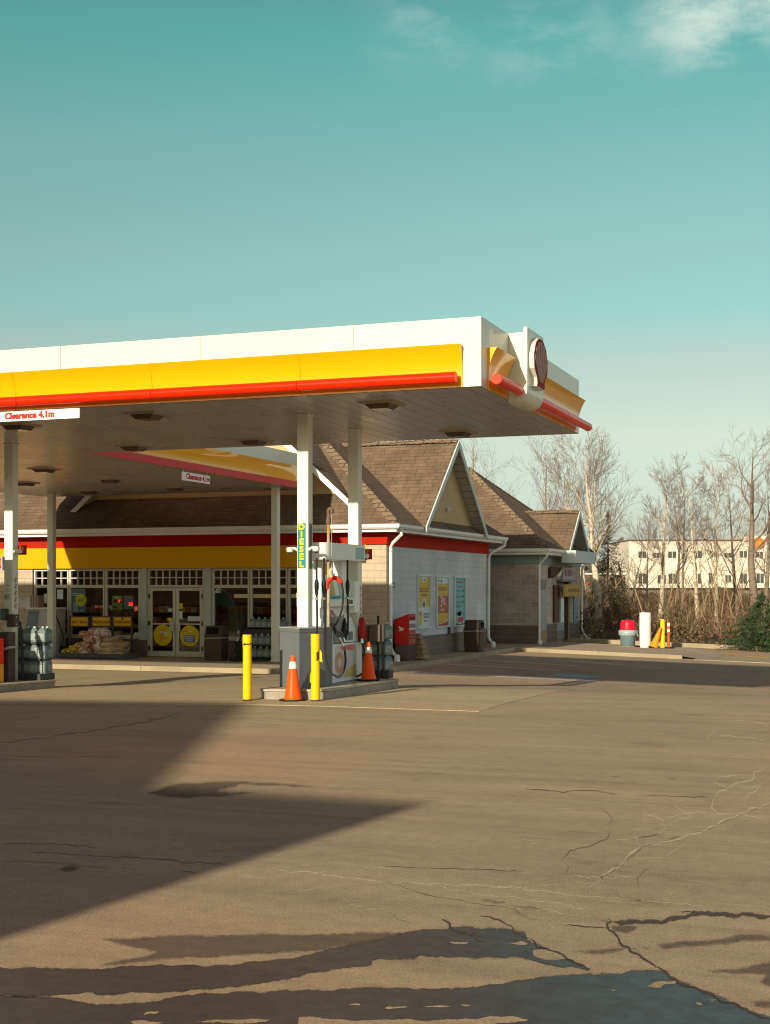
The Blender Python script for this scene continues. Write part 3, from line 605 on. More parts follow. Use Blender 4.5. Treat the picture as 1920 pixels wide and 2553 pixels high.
# walls
bz = .27
def wallpair(name, x0, x1, y0, y1, z0, z1, ms, par, zs=bz):
    MB().box(x0, x1, y0, y1, z0, zs).build(name, ms[1], par); MB().box(x0, x1, y0, y1, zs, z1).build(name, ms[0], par)
WR = xf(806)                                          # right end of the glazed front
WLm = xf(81)
BW = (BLOCKW, BLOCKB)
BLOCKT = bricks('tan block wall', (.62, .50, .36), (.56, .45, .32), (.47, .37, .26), .4, .2, .012, .9, .5, .25, blot=.2)
wallpair('wall', WR, XS-.0, YF, YF+.25, WZ, 3.3, (BLOCKT, BLOCKB), shop)
wallpair('wall', XL, WLm, YF, YF+.25, WZ, 3.3, (BLOCKT, BLOCKB), shop)
wallpair('wall', XS-.25, XS+.001, YF+.251, YB, WZ, 3.3, BW, shop)
wallpair('wall', XL, XS-.26, YB-.25, YB, WZ, 3.3, BW, shop); wallpair('wall', XL, XL+.25, YF+.26, YB-.26, WZ, 3.3, BW, shop)
DZ0 = xf(352), xf(524)
zsill = .24
MB().box(WLm+.001, xf(366)-.001, YF+.02, YF+.22, WZ, zsill-.06).build('wall', BLOCKB, shop)
MB().box(xf(508)+.001, WR-.001, YF+.02, YF+.22, WZ, zsill-.06).build('wall', BLOCKB, shop)
MB().box(WLm, WR, YF+.03, YF+.24, 2.29, 3.3).build('wall', BLOCKT, shop)
# bands
MB().box(XL, XS+.05, YF-.06, YF-.001, 2.94, 3.27).build('red_band', REDB, shop)
MB().box(XS+.002, XS+.052, YF, YB+.02, 2.90, 3.27).build('red_band', REDB, shop)
MB().box(XL, WR+.05, YF-.10, YF-.002, 2.31, 2.935).build('yellow_band', YBAND, shop)
# eaves: soffit, fascia board, gutter
def rect_ring(b, x0, x1, y0, y1, t, z0, z1):
    b.box(x0, x1, y0, y0+t, z0, z1); b.box(x0, x1, y1-t, y1, z0, z1); b.box(x1-t, x1, y0+t, y1-t, z0, z1); b.box(x0, x0+t, y0+t, y1-t, z0, z1)
b = MB(); rect_ring(b, EXL+.13, EX-.13, EY+.13, EYB-.13, .03, 3.27, 3.45); b.build('eaves_board', TRIM, shop)
b = MB(); b.box(EXL+.16, EX-.16, EY+.16, YF-.06, 3.275, 3.295); b.box(XS+.05, EX-.16, YF-.059, EYB-.16, 3.275, 3.295); b.build('eaves_soffit', paint('eaves soffit', (.45, .42, .38), .6), shop)
gp = [(0, 0), (.075, 0), (.12, .05), (.12, .105), (.135, .13), (.115, .13), (.10, .11), (.10, .06), (.07, .02), (.015, .02), (.015, .12), (0, .12)]
def gutter(par, x0, x1, y0, y1, z):
    b = MB()
    b.loft([[(x0-p+.12, y0+.12-p, z+h) for p, h in gp], [(x1-.12+p, y0+.12-p, z+h) for p, h in gp], [(x1-.12+p, y1-.12+p, z+h) for p, h in gp]])
    return b.build('gutter', TRIM, par)
gutter(shop, EXL, EX, EY, EYB, EZ-.125)
# main hip roof with thickness, front gable, side gable
RH = (EYB-EY)/2; RZ = EZ+RH*SL; rx1, rx0, ry = EX-RH, EXL+RH, EY+RH
A, Bq, C, D, E, G = Vector((EXL, EY, EZ)), Vector((EX, EY, EZ)), Vector((EX, EYB, EZ)), Vector((EXL, EYB, EZ)), Vector((rx0, ry, RZ)), Vector((rx1, ry, RZ))
b = MB()
for f in ([A, Bq, G, E], [Bq, C, G], [C, D, E, G], [D, A, E]): b.slab(f, .03)
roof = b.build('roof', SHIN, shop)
def capline(b, p, q, w=.19):
    p, q = Vector(p), Vector(q); d = (q-p).normalized(); s = d.cross(Vector((0, 0, 1))).normalized(); n = int((q-p).length/.2)
    for i in range(n):
        a, c = p+(q-p)*i/n, p+(q-p)*(i+1.15)/n; up = Vector((0, 0, .045)); lo = Vector((0, 0, .012)); dn = Vector((0, 0, -.6*w))
        b.add([a+s*w+dn+lo, a+lo*2, a-s*w+dn+lo, c+s*w+dn+lo+up*.55, c+lo+up*.8, c-s*w+dn+lo+up*.55], [(0, 1, 4, 3), (1, 2, 5, 4)])
b = MB(); capline(b, Bq+Vector((-.1, .1, .08)), G); b.build('hip_cap', CAPS, roof); b = MB(); capline(b, A+Vector((.1, .1, .08)), E); b.build('hip_cap', CAPS, roof)
def gable(par, axis, ridge, half, zr, sl, a0, a1, wall_at, wall_lo, rake_mat, soffm):
    """gable roof with its ridge along an axis ('y-' faces the street, 'x+' faces right). a0 is the rake, a1 the far end"""
    def P(a, s, z): return Vector((ridge+s, a, z)) if axis == 'y-' else Vector((a, ridge+s, z))
    ze = zr-half*sl; b = MB()
    for s in (-1, 1):
        q = [P(a0, 0, zr), P(a1, 0, zr), P(a1, s*half, ze), P(a0, s*half, ze)]
        nn = (q[1]-q[0]).cross(q[2]-q[1])
        if nn.z < 0: q = q[::-1]
        b.slab(q, .05)
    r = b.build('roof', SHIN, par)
    b = MB(); capline(b, P(a0, 0, zr+.02), P(a1, 0, zr+.02)); b.build('ridge_cap', CAPS, r)
    t = .04 if a1 > a0 else -.04                      # rake boards just in front of the roof edge
    for s in (-1, 1):
        b = MB(); h = .24
        pl = [P(a0, 0, zr+.01), P(a0, s*half, ze+.01), P(a0, s*half, ze-h*.75), P(a0, 0, zr-h)]
        b.loft([[p-(P(t, 0, 0)-P(0, 0, 0)) for p in pl], pl]); b.build('rake_board', rake_mat, par)
        b = MB(); e = .06                             # underside of the overhang, ribbed
        q = [P(a0+t*.1, 0, zr-e-.02), P(wall_at, 0, zr-e-.02), P(wall_at, s*half, ze-e-.02), P(a0+t*.1, s*half, ze-e-.02)]
        n = 14
        for i in range(n):
            f0, f1 = i/n, (i+.9)/n
            b.slab([q[0].lerp(q[3], f0), q[1].lerp(q[2], f0), q[1].lerp(q[2], f1), q[0].lerp(q[3], f1)], .012)
        b.build('rake_soffit', soffm, par)
    hw = (zr-.1-wall_lo)/sl
    b = MB(); tri = [P(wall_at, -hw, wall_lo), P(wall_at, hw, wall_lo), P(wall_at, 0, zr-.1)]
    b.loft([[p for p in tri], [p+(P(-t*4, 0, 0)-P(0, 0, 0))*-1 for p in tri]]); b.build('gable_wall', BEIGE, par)
SOFR = paint('ribbed gable soffit', (.42, .40, .37), .6, var=.05)
gable(shop, 'y-', -18.95, 4.69, 8.27, .9, 36.2, 46.5, 36.7, 3.9, TRIM, SOFR)
gable(shop, 'x+', 40.72, 3.2, 6.29, .88, -12.6, -19.5, -13.0, 3.5, TRIMB, SOFR)
b = MB(); b.lathe([(.0, -.07), (.05, -.06), (.075, 0), (.05, .04), (0.0, .05)], fX(1118, 1269, -12.93), 12); b.build('gable_lamp', TRIM, shop, smooth=True)
# downspouts
def downspout(par, pts, r=.05):
    b = MB(); b.tube(pts, r, 8); e = Vector(pts[-1]); b.lathe([(.085, -.10), (.085, .06), (.06, .09)], (e.x, e.y, e.z), 10)
    return b.build('downspout', TRIM, par, smooth=True)
downspout(shop, [(-12.72, 35.75, 3.38), (-12.72, 35.78, 3.2), (-13.08, 36.06, 2.97), (-13.16, 36.12, 2.85), (-13.17, 36.14, .05), (-13.1, 36.1, -.08), (-12.95, 36.0, -.2), (-12.92, 35.97, -.23)])
downspout(shop, [(-12.72, 46.66, 3.38), (-12.72, 46.6, 3.2), (-13.1, 46.25, 2.95), (-13.17, 46.15, 2.8), (-13.17, 46.1, .0), (-13.1, 46.05, -.12), (-12.98, 45.95, -.22), (-12.95, 45.9, -.24)])
# windows
FRAME = paint('cream window frame', (.56, .53, .45), .45, var=.04, dirt=.08)
def glass_mat():
    m, nt, b, n, l = newmat('window glass'); out = n['Material Output']
    tr = n.new('ShaderNodeBsdfTransparent'); tr.inputs[0].default_value = (.80, .80, .78, 1); gl = n.new('ShaderNodeBsdfGlossy'); gl.inputs['Roughness'].default_value = .02; gl.inputs[0].default_value = (.9, .9, .9, 1)
    fr = n.new('ShaderNodeFresnel'); fr.inputs[0].default_value = 1.42; mx = n.new('ShaderNodeMixShader'); l.new(fr.outputs[0], mx.inputs[0]); l.new(tr.outputs[0], mx.inputs[1]); l.new(gl.outputs[0], mx.inputs[2]); l.new(mx.outputs[0], out.inputs[0]); return m
GLASS = glass_mat()
zt, zm, zb = 2.285, 1.80, 1.745                      # top of transom lights, and the bar under them
def window(x0, x1, cols, y=YF+.05):
    b = MB(); t = .055; d = .09
    b.box(x0, x0+t, y-.02, y+d, zsill, zt); b.box(x1-t, x1, y-.02, y+d, zsill, zt); b.box(x0+t, x1-t, y-.02, y+d, zt-t, zt); b.box(x0+t, x1-t, y-.025, y+d, zb-.03, zm+.01); b.box(x0+t, x1-t, y-.02, y+d, zsill, zsill+t)
    w = b.build('window', FRAME, shop, bevel=.006)
    b = MB(); zc = (zt-t+zm)/2
    for i in range(1, cols): xx = x0+t+(x1-x0-2*t)*i/cols; b.box(xx-.014, xx+.014, y+.0, y+.05, zm+.01, zt-t)
    b.box(x0+t, x1-t, y+.002, y+.048, zc-.014, zc+.014); b.build('glazing_bar', FRAME, w)
    MB().box(x0+t, x1-t, y+.052, y+.058, zsill+t, zb-.03).build('pane', GLASS, w); MB().box(x0+t, x1-t, y+.053, y+.057, zm+.01, zt-t).build('pane', GLASS, w)
    MB().box(x0-.02, x1+.02, y-.09, y+.03, zsill-.06, zsill-.001).build('sill', FRAME, w, bevel=.008)
    return w
for ua, ub, c in [(83, 169.5, 5), (171, 259, 5), (260.5, 347.5, 5), (527.5, 620.5, 5), (622, 715.5, 5), (717, 803, 5)]: window(xf(ua), xf(ub), c)
PIL = paint('grey green pilaster', (.46, .48, .43), .6, var=.05, dirt=.1)
for ua, ub in [(348.5, 366), (508.5, 526.5)]: MB().box(xf(ua), xf(ub), YF-.03, YF+.2, zsill-.06, 2.305).build('pilaster', PIL, shop, bevel=.006)
for ua, ub in [(348.5, 366), (508.5, 526.5)]: MB().box(xf(ua), xf(ub), YF-.04, YF+.01, zsill-.075, zsill-.04).build('pilaster_base', FRAME, shop)
# double door with lights above
dx0, dx1, dm = xf(366.8), xf(507.5), xf(436.5); y = YF+.05; zd = 1.735
b = MB(); b.box(dx0, dx0+.05, y-.03, y+.12, WZ, 2.285); b.box(dx1-.05, dx1, y-.03, y+.12, WZ, 2.285); b.box(dx0+.05, dx1-.05, y-.03, y+.12, 2.24, 2.285); b.box(dx0+.05, dx1-.05, y-.03, y+.12, zd, zd+.07)
df = b.build('door_frame', FRAME, shop, bevel=.005)
b = MB()
for i in range(1, 8): xx = dx0+.05+(dx1-dx0-.1)*i/8; b.box(xx-.014, xx+.014, y, y+.05, zd+.07, 2.24)
b.box(dx0+.05, dx1-.05, y+.002, y+.048, 2.01, 2.038); b.build('glazing_bar', FRAME, df); MB().box(dx0+.05, dx1-.05, y+.052, y+.058, zd+.07, 2.24).build('pane', GLASS, df)
STY = paint('yellow round door sticker', (.66, .50, .01), .5, var=.06, scale=6); STB = paint('blue grey sticker', (.16, .17, .24), .5); STO = paint('orange sticker print', (.72, .26, .02), .5); STW = paint('pale sticker', (.55, .60, .58), .5, var=.06, scale=8)
ALU = paint('brushed aluminium', (.42, .42, .40), .35, .6)
for (a, c, hs) in [(dx0+.055, dm-.008, 1), (dm+.008, dx1-.055, -1)]:
    b = MB(); t = .095; z0, z1 = WZ+.015, zd-.01
    b.box(a, a+t, y-.01, y+.045, z0, z1); b.box(c-t, c, y-.01, y+.045, z0, z1); b.box(a+t, c-t, y-.01, y+.045, z1-t, z1); b.box(a+t, c-t, y-.01, y+.045, z0, z0+.16); b.box(a+t, c-t, y-.008, y+.04, .625, .665)
    dr = b.build('door', FRAME, shop, bevel=.005)
    MB().box(a+t, c-t, y+.015, y+.021, z0+.16, .625).build('pane', GLASS, dr); MB().box(a+t, c-t, y+.015, y+.021, .665, z1-t).build('pane', GLASS, dr)
    hx = c-.10 if hs > 0 else a+.10
    b = MB(); b.box(hx-.075, hx+.075, y-.07, y-.055, .43, .72); b.box(hx-.02, hx+.02, y-.055, y-.01, .47, .52); b.box(hx-.02, hx+.02, y-.055, y-.01, .63, .68); b.build('handle', ALU, dr, bevel=.004)
    b = MB()
    for zz in (-.15, .6, 1.4): hxx = a+.0 if hs > 0 else c; b.box(hxx-.03, hxx+.03, y-.03, y-.011, zz, zz+.13)
    b.build('hinges', paint('dark hinge', (.09, .05, .03), .5), dr)
    cx, cz = (a+c)/2, .31 if hs > 0 else .30
    b = MB(); b.lathe([(0.0, 0), (.315, 0), (.315, .003), (0, .004)], (0, 0, 0), 32); b.M = None
    so_ = b.build('round_sticker', STY, dr); so_.matrix_basis = Matrix.Translation((cx, y+.013, cz)) @ Matrix.Rotation(R(90), 4, 'X')
    M0 = Matrix.Translation((cx, y+.007, cz)) @ Matrix.Rotation(R(90), 4, 'X')
    b = MB()
    def st(bb, x0, x1, z0, z1, k=.009): bb.box(cx+x0, cx+x1, y+k-.002, y+k, cz+z0, cz+z1)
    if hs > 0:
        st(b, -.13, .13, .20, .215); st(b, -.11, .11, .165, .18); st(b, -.17, .2, .12, .135); st(b, -.10, .04, -.16, .06); st(b, .06, .15, -.12, -.06); st(b, -.09, .12, -.21, -.195)
        b.build('sticker_print', STO, dr)
        b = MB(); st(b, -.09, .02, .06, .11); st(b, .06, .16, -.02, .08); b.build('sticker_print', STW, dr)
    else:
        st(b, -.22, -.05, .10, .16); st(b, .16, .21, .13, .17); st(b, -.12, .12, .055, .065); st(b, -.11, .11, -.24, -.22); b.build('sticker_print', STO, dr)
        b = MB(); st(b, -.17, .19, -.19, .02); b.build('sticker_print', STB, dr)
        b = MB(); st(b, -.05, .1, .11, .155); st(b, -.14, .16, -.04, -.02, .006); st(b, -.13, .14, -.09, -.07, .006); st(b, -.09, .1, -.14, -.12, .006); b.build('sticker_print', STW, dr)
    b = MB()
    for (ua, ub, va, vb) in ([(419, 429, 1517, 1525)] if hs > 0 else [(444, 455, 1523, 1544), (468, 499, 1536, 1549)]):
        p, q = fY(ua, va, y), fY(ub, vb, y); b.box(p.x, q.x, y+.009, y+.013, q.z, p.z)
    b.build('sticker', STW, dr)
    b = MB()
    for (ua, ub, va, vb) in ([(417, 429, 1540, 1549)] if hs > 0 else [(444, 455, 1504, 1518)]):
        p, q = fY(ua, va, y), fY(ub, vb, y); b.box(p.x, q.x, y+.008, y+.012, q.z, p.z)
    b.build('sticker', STY, dr)
# room behind the glass
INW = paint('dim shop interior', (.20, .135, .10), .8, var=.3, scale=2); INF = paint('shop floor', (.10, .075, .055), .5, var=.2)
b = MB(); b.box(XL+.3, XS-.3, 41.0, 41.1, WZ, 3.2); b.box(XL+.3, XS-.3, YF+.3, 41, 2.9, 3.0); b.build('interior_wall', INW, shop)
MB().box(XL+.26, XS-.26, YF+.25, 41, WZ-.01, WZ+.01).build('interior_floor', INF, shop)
b = MB()
for u in (150, 300, 440, 580, 740): q = fY(u, 1463, 38.3); b.box(q.x-.7, q.x+.7, 38.2, 38.45, 2.84, 2.88)
b.build('shop_ceiling_lamps', emit('lit shop lamps', (1, .80, .55), 3.2), shop)
SH1 = paint('snack packets', (.40, .10, .04), .5, var=.5, scale=9); SH2 = paint('pale packets', (.42, .34, .22), .5, var=.5, scale=9); SHK = paint('shelf metal', (.07, .05, .04), .5)
for i, (u, Y, w, h) in enumerate([(130, 38.2, 1.6, 1.2), (215, 38.6, 1.8, 1.5), (310, 38.0, 1.5, 1.3), (420, 39.6, 2.4, 1.5), (560, 37.6, .8, 1.45), (600, 38.4, 1.6, 1.6), (680, 38.2, 1.8, 1.5), (760, 38.6, 1.8, 1.4)]):
    p = fY(u, 1463, Y); t = thing('shop_shelf', ['low dark shelf behind the window with the blue poster', 'dark shelf behind the window over the firewood sign', 'dark shelf behind the window with the red numbers', 'wide dark counter behind the double doors',
        'narrow shelf just right of the doors inside the shop', 'tall shelf behind the window with the blue tarpaulin', 'dark shelf inside, behind the stacked jug rack', 'dark shelf behind the rightmost window'][i], 'shelf', (p.x, Y, WZ), 0, 'shelves inside the shop')
    b = MB(); b.box(-w/2, w/2, .2, .25, 0, h); 
    for k in range(4): b.box(-w/2, w/2, -.15, .199, .1+k*h/4, .13+k*h/4)
    b.build('shelf_frame', SHK, t)
    b = MB(); b2 = MB()
    for k in range(4):
        x = -w/2
        while x < w/2-.15:
            ww = rnd.uniform(.1, .25); (b if rnd.random() < .5 else b2).box(x, x+ww-.02, -.12, .05, .132+k*h/4, .13+k*h/4+rnd.uniform(.12, .22)); x += ww
    b.build('goods', SH1, t); b2.build('goods', SH2, t)
b = MB(); b.box(xf(470), xf(640), 39, 39.1, 1.4, 1.52); b.build('interior_sign', emit('lit menu board', (.5, .40, .20), .22), shop)

# ------------------------------------------------------------------ wash building behind the shop
wb = thing('service_building', 'small rough block building with hipped shingle roof behind the shop', 'building', (0, 0, 0))
wx, wy0, wy1, wl = -12.15, 49.1, 56.4, -25.0; ez2 = 3.14; ex2, ey2, eyb2, exl2 = -11.6, 48.5, 57.0, -25.6
NB = (BLOCKN, BLOCKNB)
wallpair('wall', wl, wx, wy0, wy0+.25, WZ-.1, 2.9, NB, wb, .33)
xw = wx; ow = .25
def fxw(u, v): return fX(u, v, wx)
yd0, yd1 = fxw(1389, 1460).y, fxw(1422, 1460).y         # service doorway
wallpair('wall', wx-ow, wx, wy0+.251, yd0, WZ-.1, 2.9, NB, wb, .33); wallpair('wall', wx-ow, wx, yd1, wy1, WZ-.3, 2.9, NB, wb, .33)
MB().box(wx-ow, wx-.002, yd0+.001, yd1-.001, 1.95, 2.9).build('wall', BLOCKN, wb)
wallpair('wall', wl, wx-.26, wy1-.25, wy1, WZ-.3, 2.9, NB, wb, .33)
BLG = paint('blue grey band', (.20, .26, .27), .5, var=.05)
MB().box(wl, wx+.05, wy0-.05, wy0-.001, 2.60, 2.90).build('band', BLG, wb); MB().box(wx+.001, wx+.05, wy0, wy1, 2.58, 2.90).build('band', BLG, wb)
b = MB(); rect_ring(b, exl2+.13, ex2-.13, ey2+.13, eyb2-.13, .03, 2.93, 3.11); b.build('eaves_board', TRIM, wb)
b = MB(); b.box(exl2+.16, ex2-.16, ey2+.16, wy0-.05, 2.91, 2.93); b.box(wx+.05, ex2-.16, wy0-.049, eyb2-.16, 2.91, 2.93); b.build('eaves_soffit', MATS['eaves soffit'], wb)
gutter(wb, exl2, ex2, ey2, eyb2, ez2-.125)
s2 = .79; rh = (eyb2-ey2)/2; rz = ez2+rh*s2
A2, B2, C2, D2, E2, G2 = Vector((exl2, ey2, ez2)), Vector((ex2, ey2, ez2)), Vector((ex2, eyb2, ez2)), Vector((exl2, eyb2, ez2)), Vector((exl2+rh, ey2+rh, rz)), Vector((ex2-rh, ey2+rh, rz))
b = MB()
for f in ([A2, B2, G2, E2], [B2, C2, G2], [C2, D2, E2, G2], [D2, A2, E2]): b.slab(f, .03)
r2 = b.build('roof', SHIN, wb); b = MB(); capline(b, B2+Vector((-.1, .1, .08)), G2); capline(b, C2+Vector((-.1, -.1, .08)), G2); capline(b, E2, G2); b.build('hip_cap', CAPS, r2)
gable(wb, 'x+', 53.0, 1.75, 4.71, .88, -11.45, -14.5, -12.2, 3.1, TRIMB, SOFR)
b = MB(); b.box(-11.75, -11.2, 51.2, 54.8, 2.66, 3.13); b.build('eaves_box', TRIMB, wb, bevel=.01)
downspout(wb, [(-11.72, 48.7, 3.02), (-11.74, 48.75, 2.85), (-12.05, 49.0, 2.6), (-12.08, 49.04, 2.45), (-12.08, 49.05, -.1), (-12.06, 49.03, -.3)], .045)
downspout(wb, [(-11.72, 56.8, 3.02), (-11.74, 56.75, 2.85), (-12.05, 56.5, 2.6), (-12.08, 56.42, 2.45), (-12.08, 56.4, .0), (-12.0, 56.4, -.2), (-11.85, 56.4, -.4), (-11.8, 56.4, -.45)], .045)
MET = paint('grey metal door', (.20, .18, .17), .5, var=.08, scale=4, dirt=.15); PAN = paint('pale grey panel', (.30, .33, .33), .5, var=.05)
p, q = fxw(1347, 1440), fxw(1361, 1597)
b = MB(); b.box(wx+.001, wx+.04, p.y, q.y, WZ, 1.62); b.build('service_panel', PAN, wb, bevel=.01); b = MB(); b.box(wx+.001, wx+.03, p.y+.05, q.y-.05, 1.66, 2.02); b.build('vent', MET, wb); b = MB(); b.box(wx+.041, wx+.05, p.y+.05, q.y-.05, WZ+.05, .15); b.build('panel_patch', paint('tan patch', (.35, .22, .12), .6), wb)
b = MB(); b.box(wx-.16, wx-.11, yd0+.02, yd1-.55, WZ, 1.93); dd = b.build('door', MET, wb, bevel=.006)
b = MB(); b.box(wx-.11, wx-.10, yd0+.18, yd1-.7, .02, .8); b.build('door_panel', PAN, dd)
b = MB(); b.box(wx-.2, wx+.02, yd1-.52, yd1-.42, WZ, 1.93); b.box(wx-.2, wx-.18, yd0, yd1, WZ, 1.9); b.build('door_frame', paint('dark recess', (.10, .065, .05), .7), wb)
b = MB(); b.box(wx-.1, wx+.03, yd1-.40, yd1-.30, WZ, 1.93); b.build('door_post', paint('tan post', (.42, .33, .22), .6), wb)
b = MB(); b.box(wx+.0, wx+.22, yd0-.1, yd1+.1, 1.955, 2.03); b.build('door_lintel', MET, wb, bevel=.006)
# signs on that wall
t = thing('door_sign', 'small white and purple sign over the grey service door', 'sign', fxw(1412, 1429)+Vector((.02, 0, 0)), R(90))
sw = abs(fxw(1397, 1430).y-fxw(1424, 1430).y)/2
MB().box(-sw, sw, -.06, 0, -.25, .22).build('board', paint('lilac sign board', (.42, .40, .42), .5), t); b = MB()
for k, (a, c) in enumerate([(-.82, -.74), (-.62, -.4), (-.3, -.2), (-.1, .12), (.2, .5), (.62, .8)]): b.box(a*sw, c*sw, -.064, -.06, -.12, .12)
b.build('lettering', paint('purple print', (.22, .06, .16), .5), t)
t = thing('hanging_bar', 'yellow board with faint print fixed across the service doorway', 'sign', fxw(1409, 1472)+Vector((.3, 0, 0)), R(90)); sw = abs(fxw(1389, 1470).y-fxw(1432, 1470).y)/2
MB().box(-sw, sw, -.05, .05, -.24, .24).build('board', paint('dull yellow board', (.42, .27, .07), .6, var=.08), t, bevel=.01)
b = MB()
for k in range(13): b.box(-.62*sw+k*.1*sw, -.55*sw+k*.1*sw, -.054, -.05, -.07, .07)
b.build('lettering', paint('brown print', (.22, .14, .05), .6), t)
t = thing('wall_light', 'dark flood light on the block wall left of the small sign', 'lamp', fxw(1374, 1428), R(90))
b = MB(); b.loft([[(-.5, 0, .2), (.35, 0, .2), (.35, 0, -.2), (-.5, 0, -.2)], [(-.5, -.12, .22), (.45, -.35, .2), (.35, -.3, .05), (-.5, -.12, -.2)]]); b.build('housing', paint('dark lamp housing', (.06, .03, .02), .5), t, bevel=.02)
b = MB(); b.slab([(.1, -.22, -.16), (.3, -.32, -.1), (.42, -.33, .16), (.3, -.26, .1)], .01); b.build('lens', paint('yellowed lamp glass', (.6, .62, .35), .3), t)
t = thing('notice_board', 'brown panel and white notice sheet beside the grey service door', 'notice board', fxw(1386, 1505)+Vector((.04, 0, 0)), R(90))
MB().box(-.55, .28, -.04, .0, -.72, .72).build('panel', paint('rust brown panel', (.11, .05, .035), .6), t, bevel=.01); MB().box(.30, .78, -.10, -.08, -.74, .72).build('sheet', paint('white notice', (.62, .68, .66), .5), t)
t = thing('notice_sheet', 'blue grey notice plate right of the service doorway', 'sign', fxw(1433.5, 1509)+Vector((.01, 0, 0)), R(90)); MB().box(-.35, .4, -.03, 0, -.75, .75).build('plate', paint('blue grey plate', (.20, .24, .28), .5, var=.1, scale=8), t)

# ------------------------------------------------------------------ building behind the viewer; its gabled front shades the left foreground
nb = thing('neighbouring_building', 'building behind the viewer whose gabled roof shades the left foreground', 'building', (0, 0, 0))
NX = [(-5.55, 0), (-5.55, 4.88), (-8.06, 4.9), (-12.3, 7.5), (-80, 7.5), (-80, 0)]
b = MB(); b.loft([[(x, -5, z-.5*(z == 0)) for x, z in NX], [(x-1.4, -14, z-.5*(z == 0)) for x, z in NX]]); b.build('wall', paint('dark brown cladding', (.10, .075, .06), .9), nb)
b = MB()
for k in range(6): b.box(-42+k*5.5, -39+k*5.5, -4.99, -4.95, .9, 2.6)
b.build('windows', paint('dark window', (.02, .02, .02), .1), nb)
# ------------------------------------------------------------------ pump islands
ISLM = asphalt_mat('island concrete', (.30, .265, .22), (.35, .30, .24), (.20, .165, .13))
CAP = asphalt_mat('island rim', (.42, .37, .29), (.48, .41, .31), (.24, .16, .10))
def island(x0, x1, y0, y1, label):
    t = thing('pump_island', label, 'island', ((x0+x1)/2, y0, 0), 0, 'raised islands under the fuel canopy')
    t.location = (0, 0, 0); c = .16
    pl = [(x0+c, y0), (x1-c, y0), (x1, y0+c), (x1, y1-c), (x1-c, y1), (x0+c, y1), (x0, y1-c), (x0, y0+c)]
    MB().prism(pl, lambda x, y: ground_z(x, y)-.1, lambda x, y: ground_z(x, y)+.125).build('kerb_body', ISLM, t, bevel=.012)
    q = [(x+(.02 if x > (x0+x1)/2 else -.02), y+(.02 if y > (y0+y1)/2 else -.02)) for x, y in pl]
    MB().prism(q, lambda x, y: ground_z(x, y)+.126, lambda x, y: ground_z(x, y)+.165).build('rim_slab', CAP, t, bevel=.012)
    return t
island(-9.35, -8.2, 19.52, 23.05, 'raised concrete island under the diesel column with cones and bollards')
island(-16.5, -15.28, 19.4, 23.0, 'raised concrete island at the left edge with the fluid jug rack')
IZ = lambda x, y: ground_z(x, y)+.165

# bollards and cones by the island
SCUF = paint('scuffed dark patch', (.07, .04, .02), .8, var=.4, scale=20)
def bollard(u, v, label, parts):
    p = fG(u, v); t = thing('bollard', label, 'bollard', p, 0, 'yellow bollards in front of the pump island'); r = .068; b = MB(); rings = []; seg = 20
    for i in range(15):
        z = .03+1.0*i/14; rr = r*(1+.03*noise.noise(Vector((0, 0, z*5+u))))+(.004 if z > .86 else 0)
        rings.append([(rr*math.cos(6.28318*k/seg)*(1+.03*noise.noise(Vector((k*.5, z*3, u)))), rr*math.sin(6.28318*k/seg), z) for k in range(seg)])
    b.loft(rings); b.build('sleeve', YPAINT, t, smooth=40)
    MB().lathe([(.066, -.05), (.066, .035), (.0, .035)], seg=16).build('post', SCUF, t, smooth=True)
    for a0, a1, z0, z1, m in parts:
        b = MB(); n = 8; vs = []
        for j in range(5):
            for k in range(n+1):
                a = R(a0+(a1-a0)*k/n); zz = z0+(z1-z0)*j/4; e = 1 if 0 < j < 4 and 0 < k < n else 0; rr = r+.006
                vs.append((rr*math.cos(a+.05*noise.noise(Vector((j, k, u)))), rr*math.sin(a), zz+(.022*noise.noise(Vector((k*1.7, j*2.3, u))) if True else 0)))
        b.add(vs, [(j*(n+1)+k, j*(n+1)+k+1, (j+1)*(n+1)+k+1, (j+1)*(n+1)+k) for j in range(4) for k in range(n)]); b.build('scuff', m, t)
    return t
bollard(616.4, 1748, 'yellow bollard left of the cabinet with a cracked top sleeve', [(-130, -40, .87, .90, SCUF), (-40, 20, .88, .905, SCUF)])
B2_ = bollard(786.5, 1749, 'yellow bollard right of the front orange cone with a torn scuffed patch', [(-55, 5, .63, .76, SCUF), (-20, 20, .74, .80, SCUF)])
b = MB(); b.slab([(.07, -.01, .62), (.115, .0, .60), (.10, .0, .76), (.075, -.01, .80)], .004); b.slab([(-.07, -.02, .38), (-.08, -.02, .46), (-.085, -.015, .30), (-.07, -.02, .28)], .004); b.build('torn_flap', YPAINT, B2_)
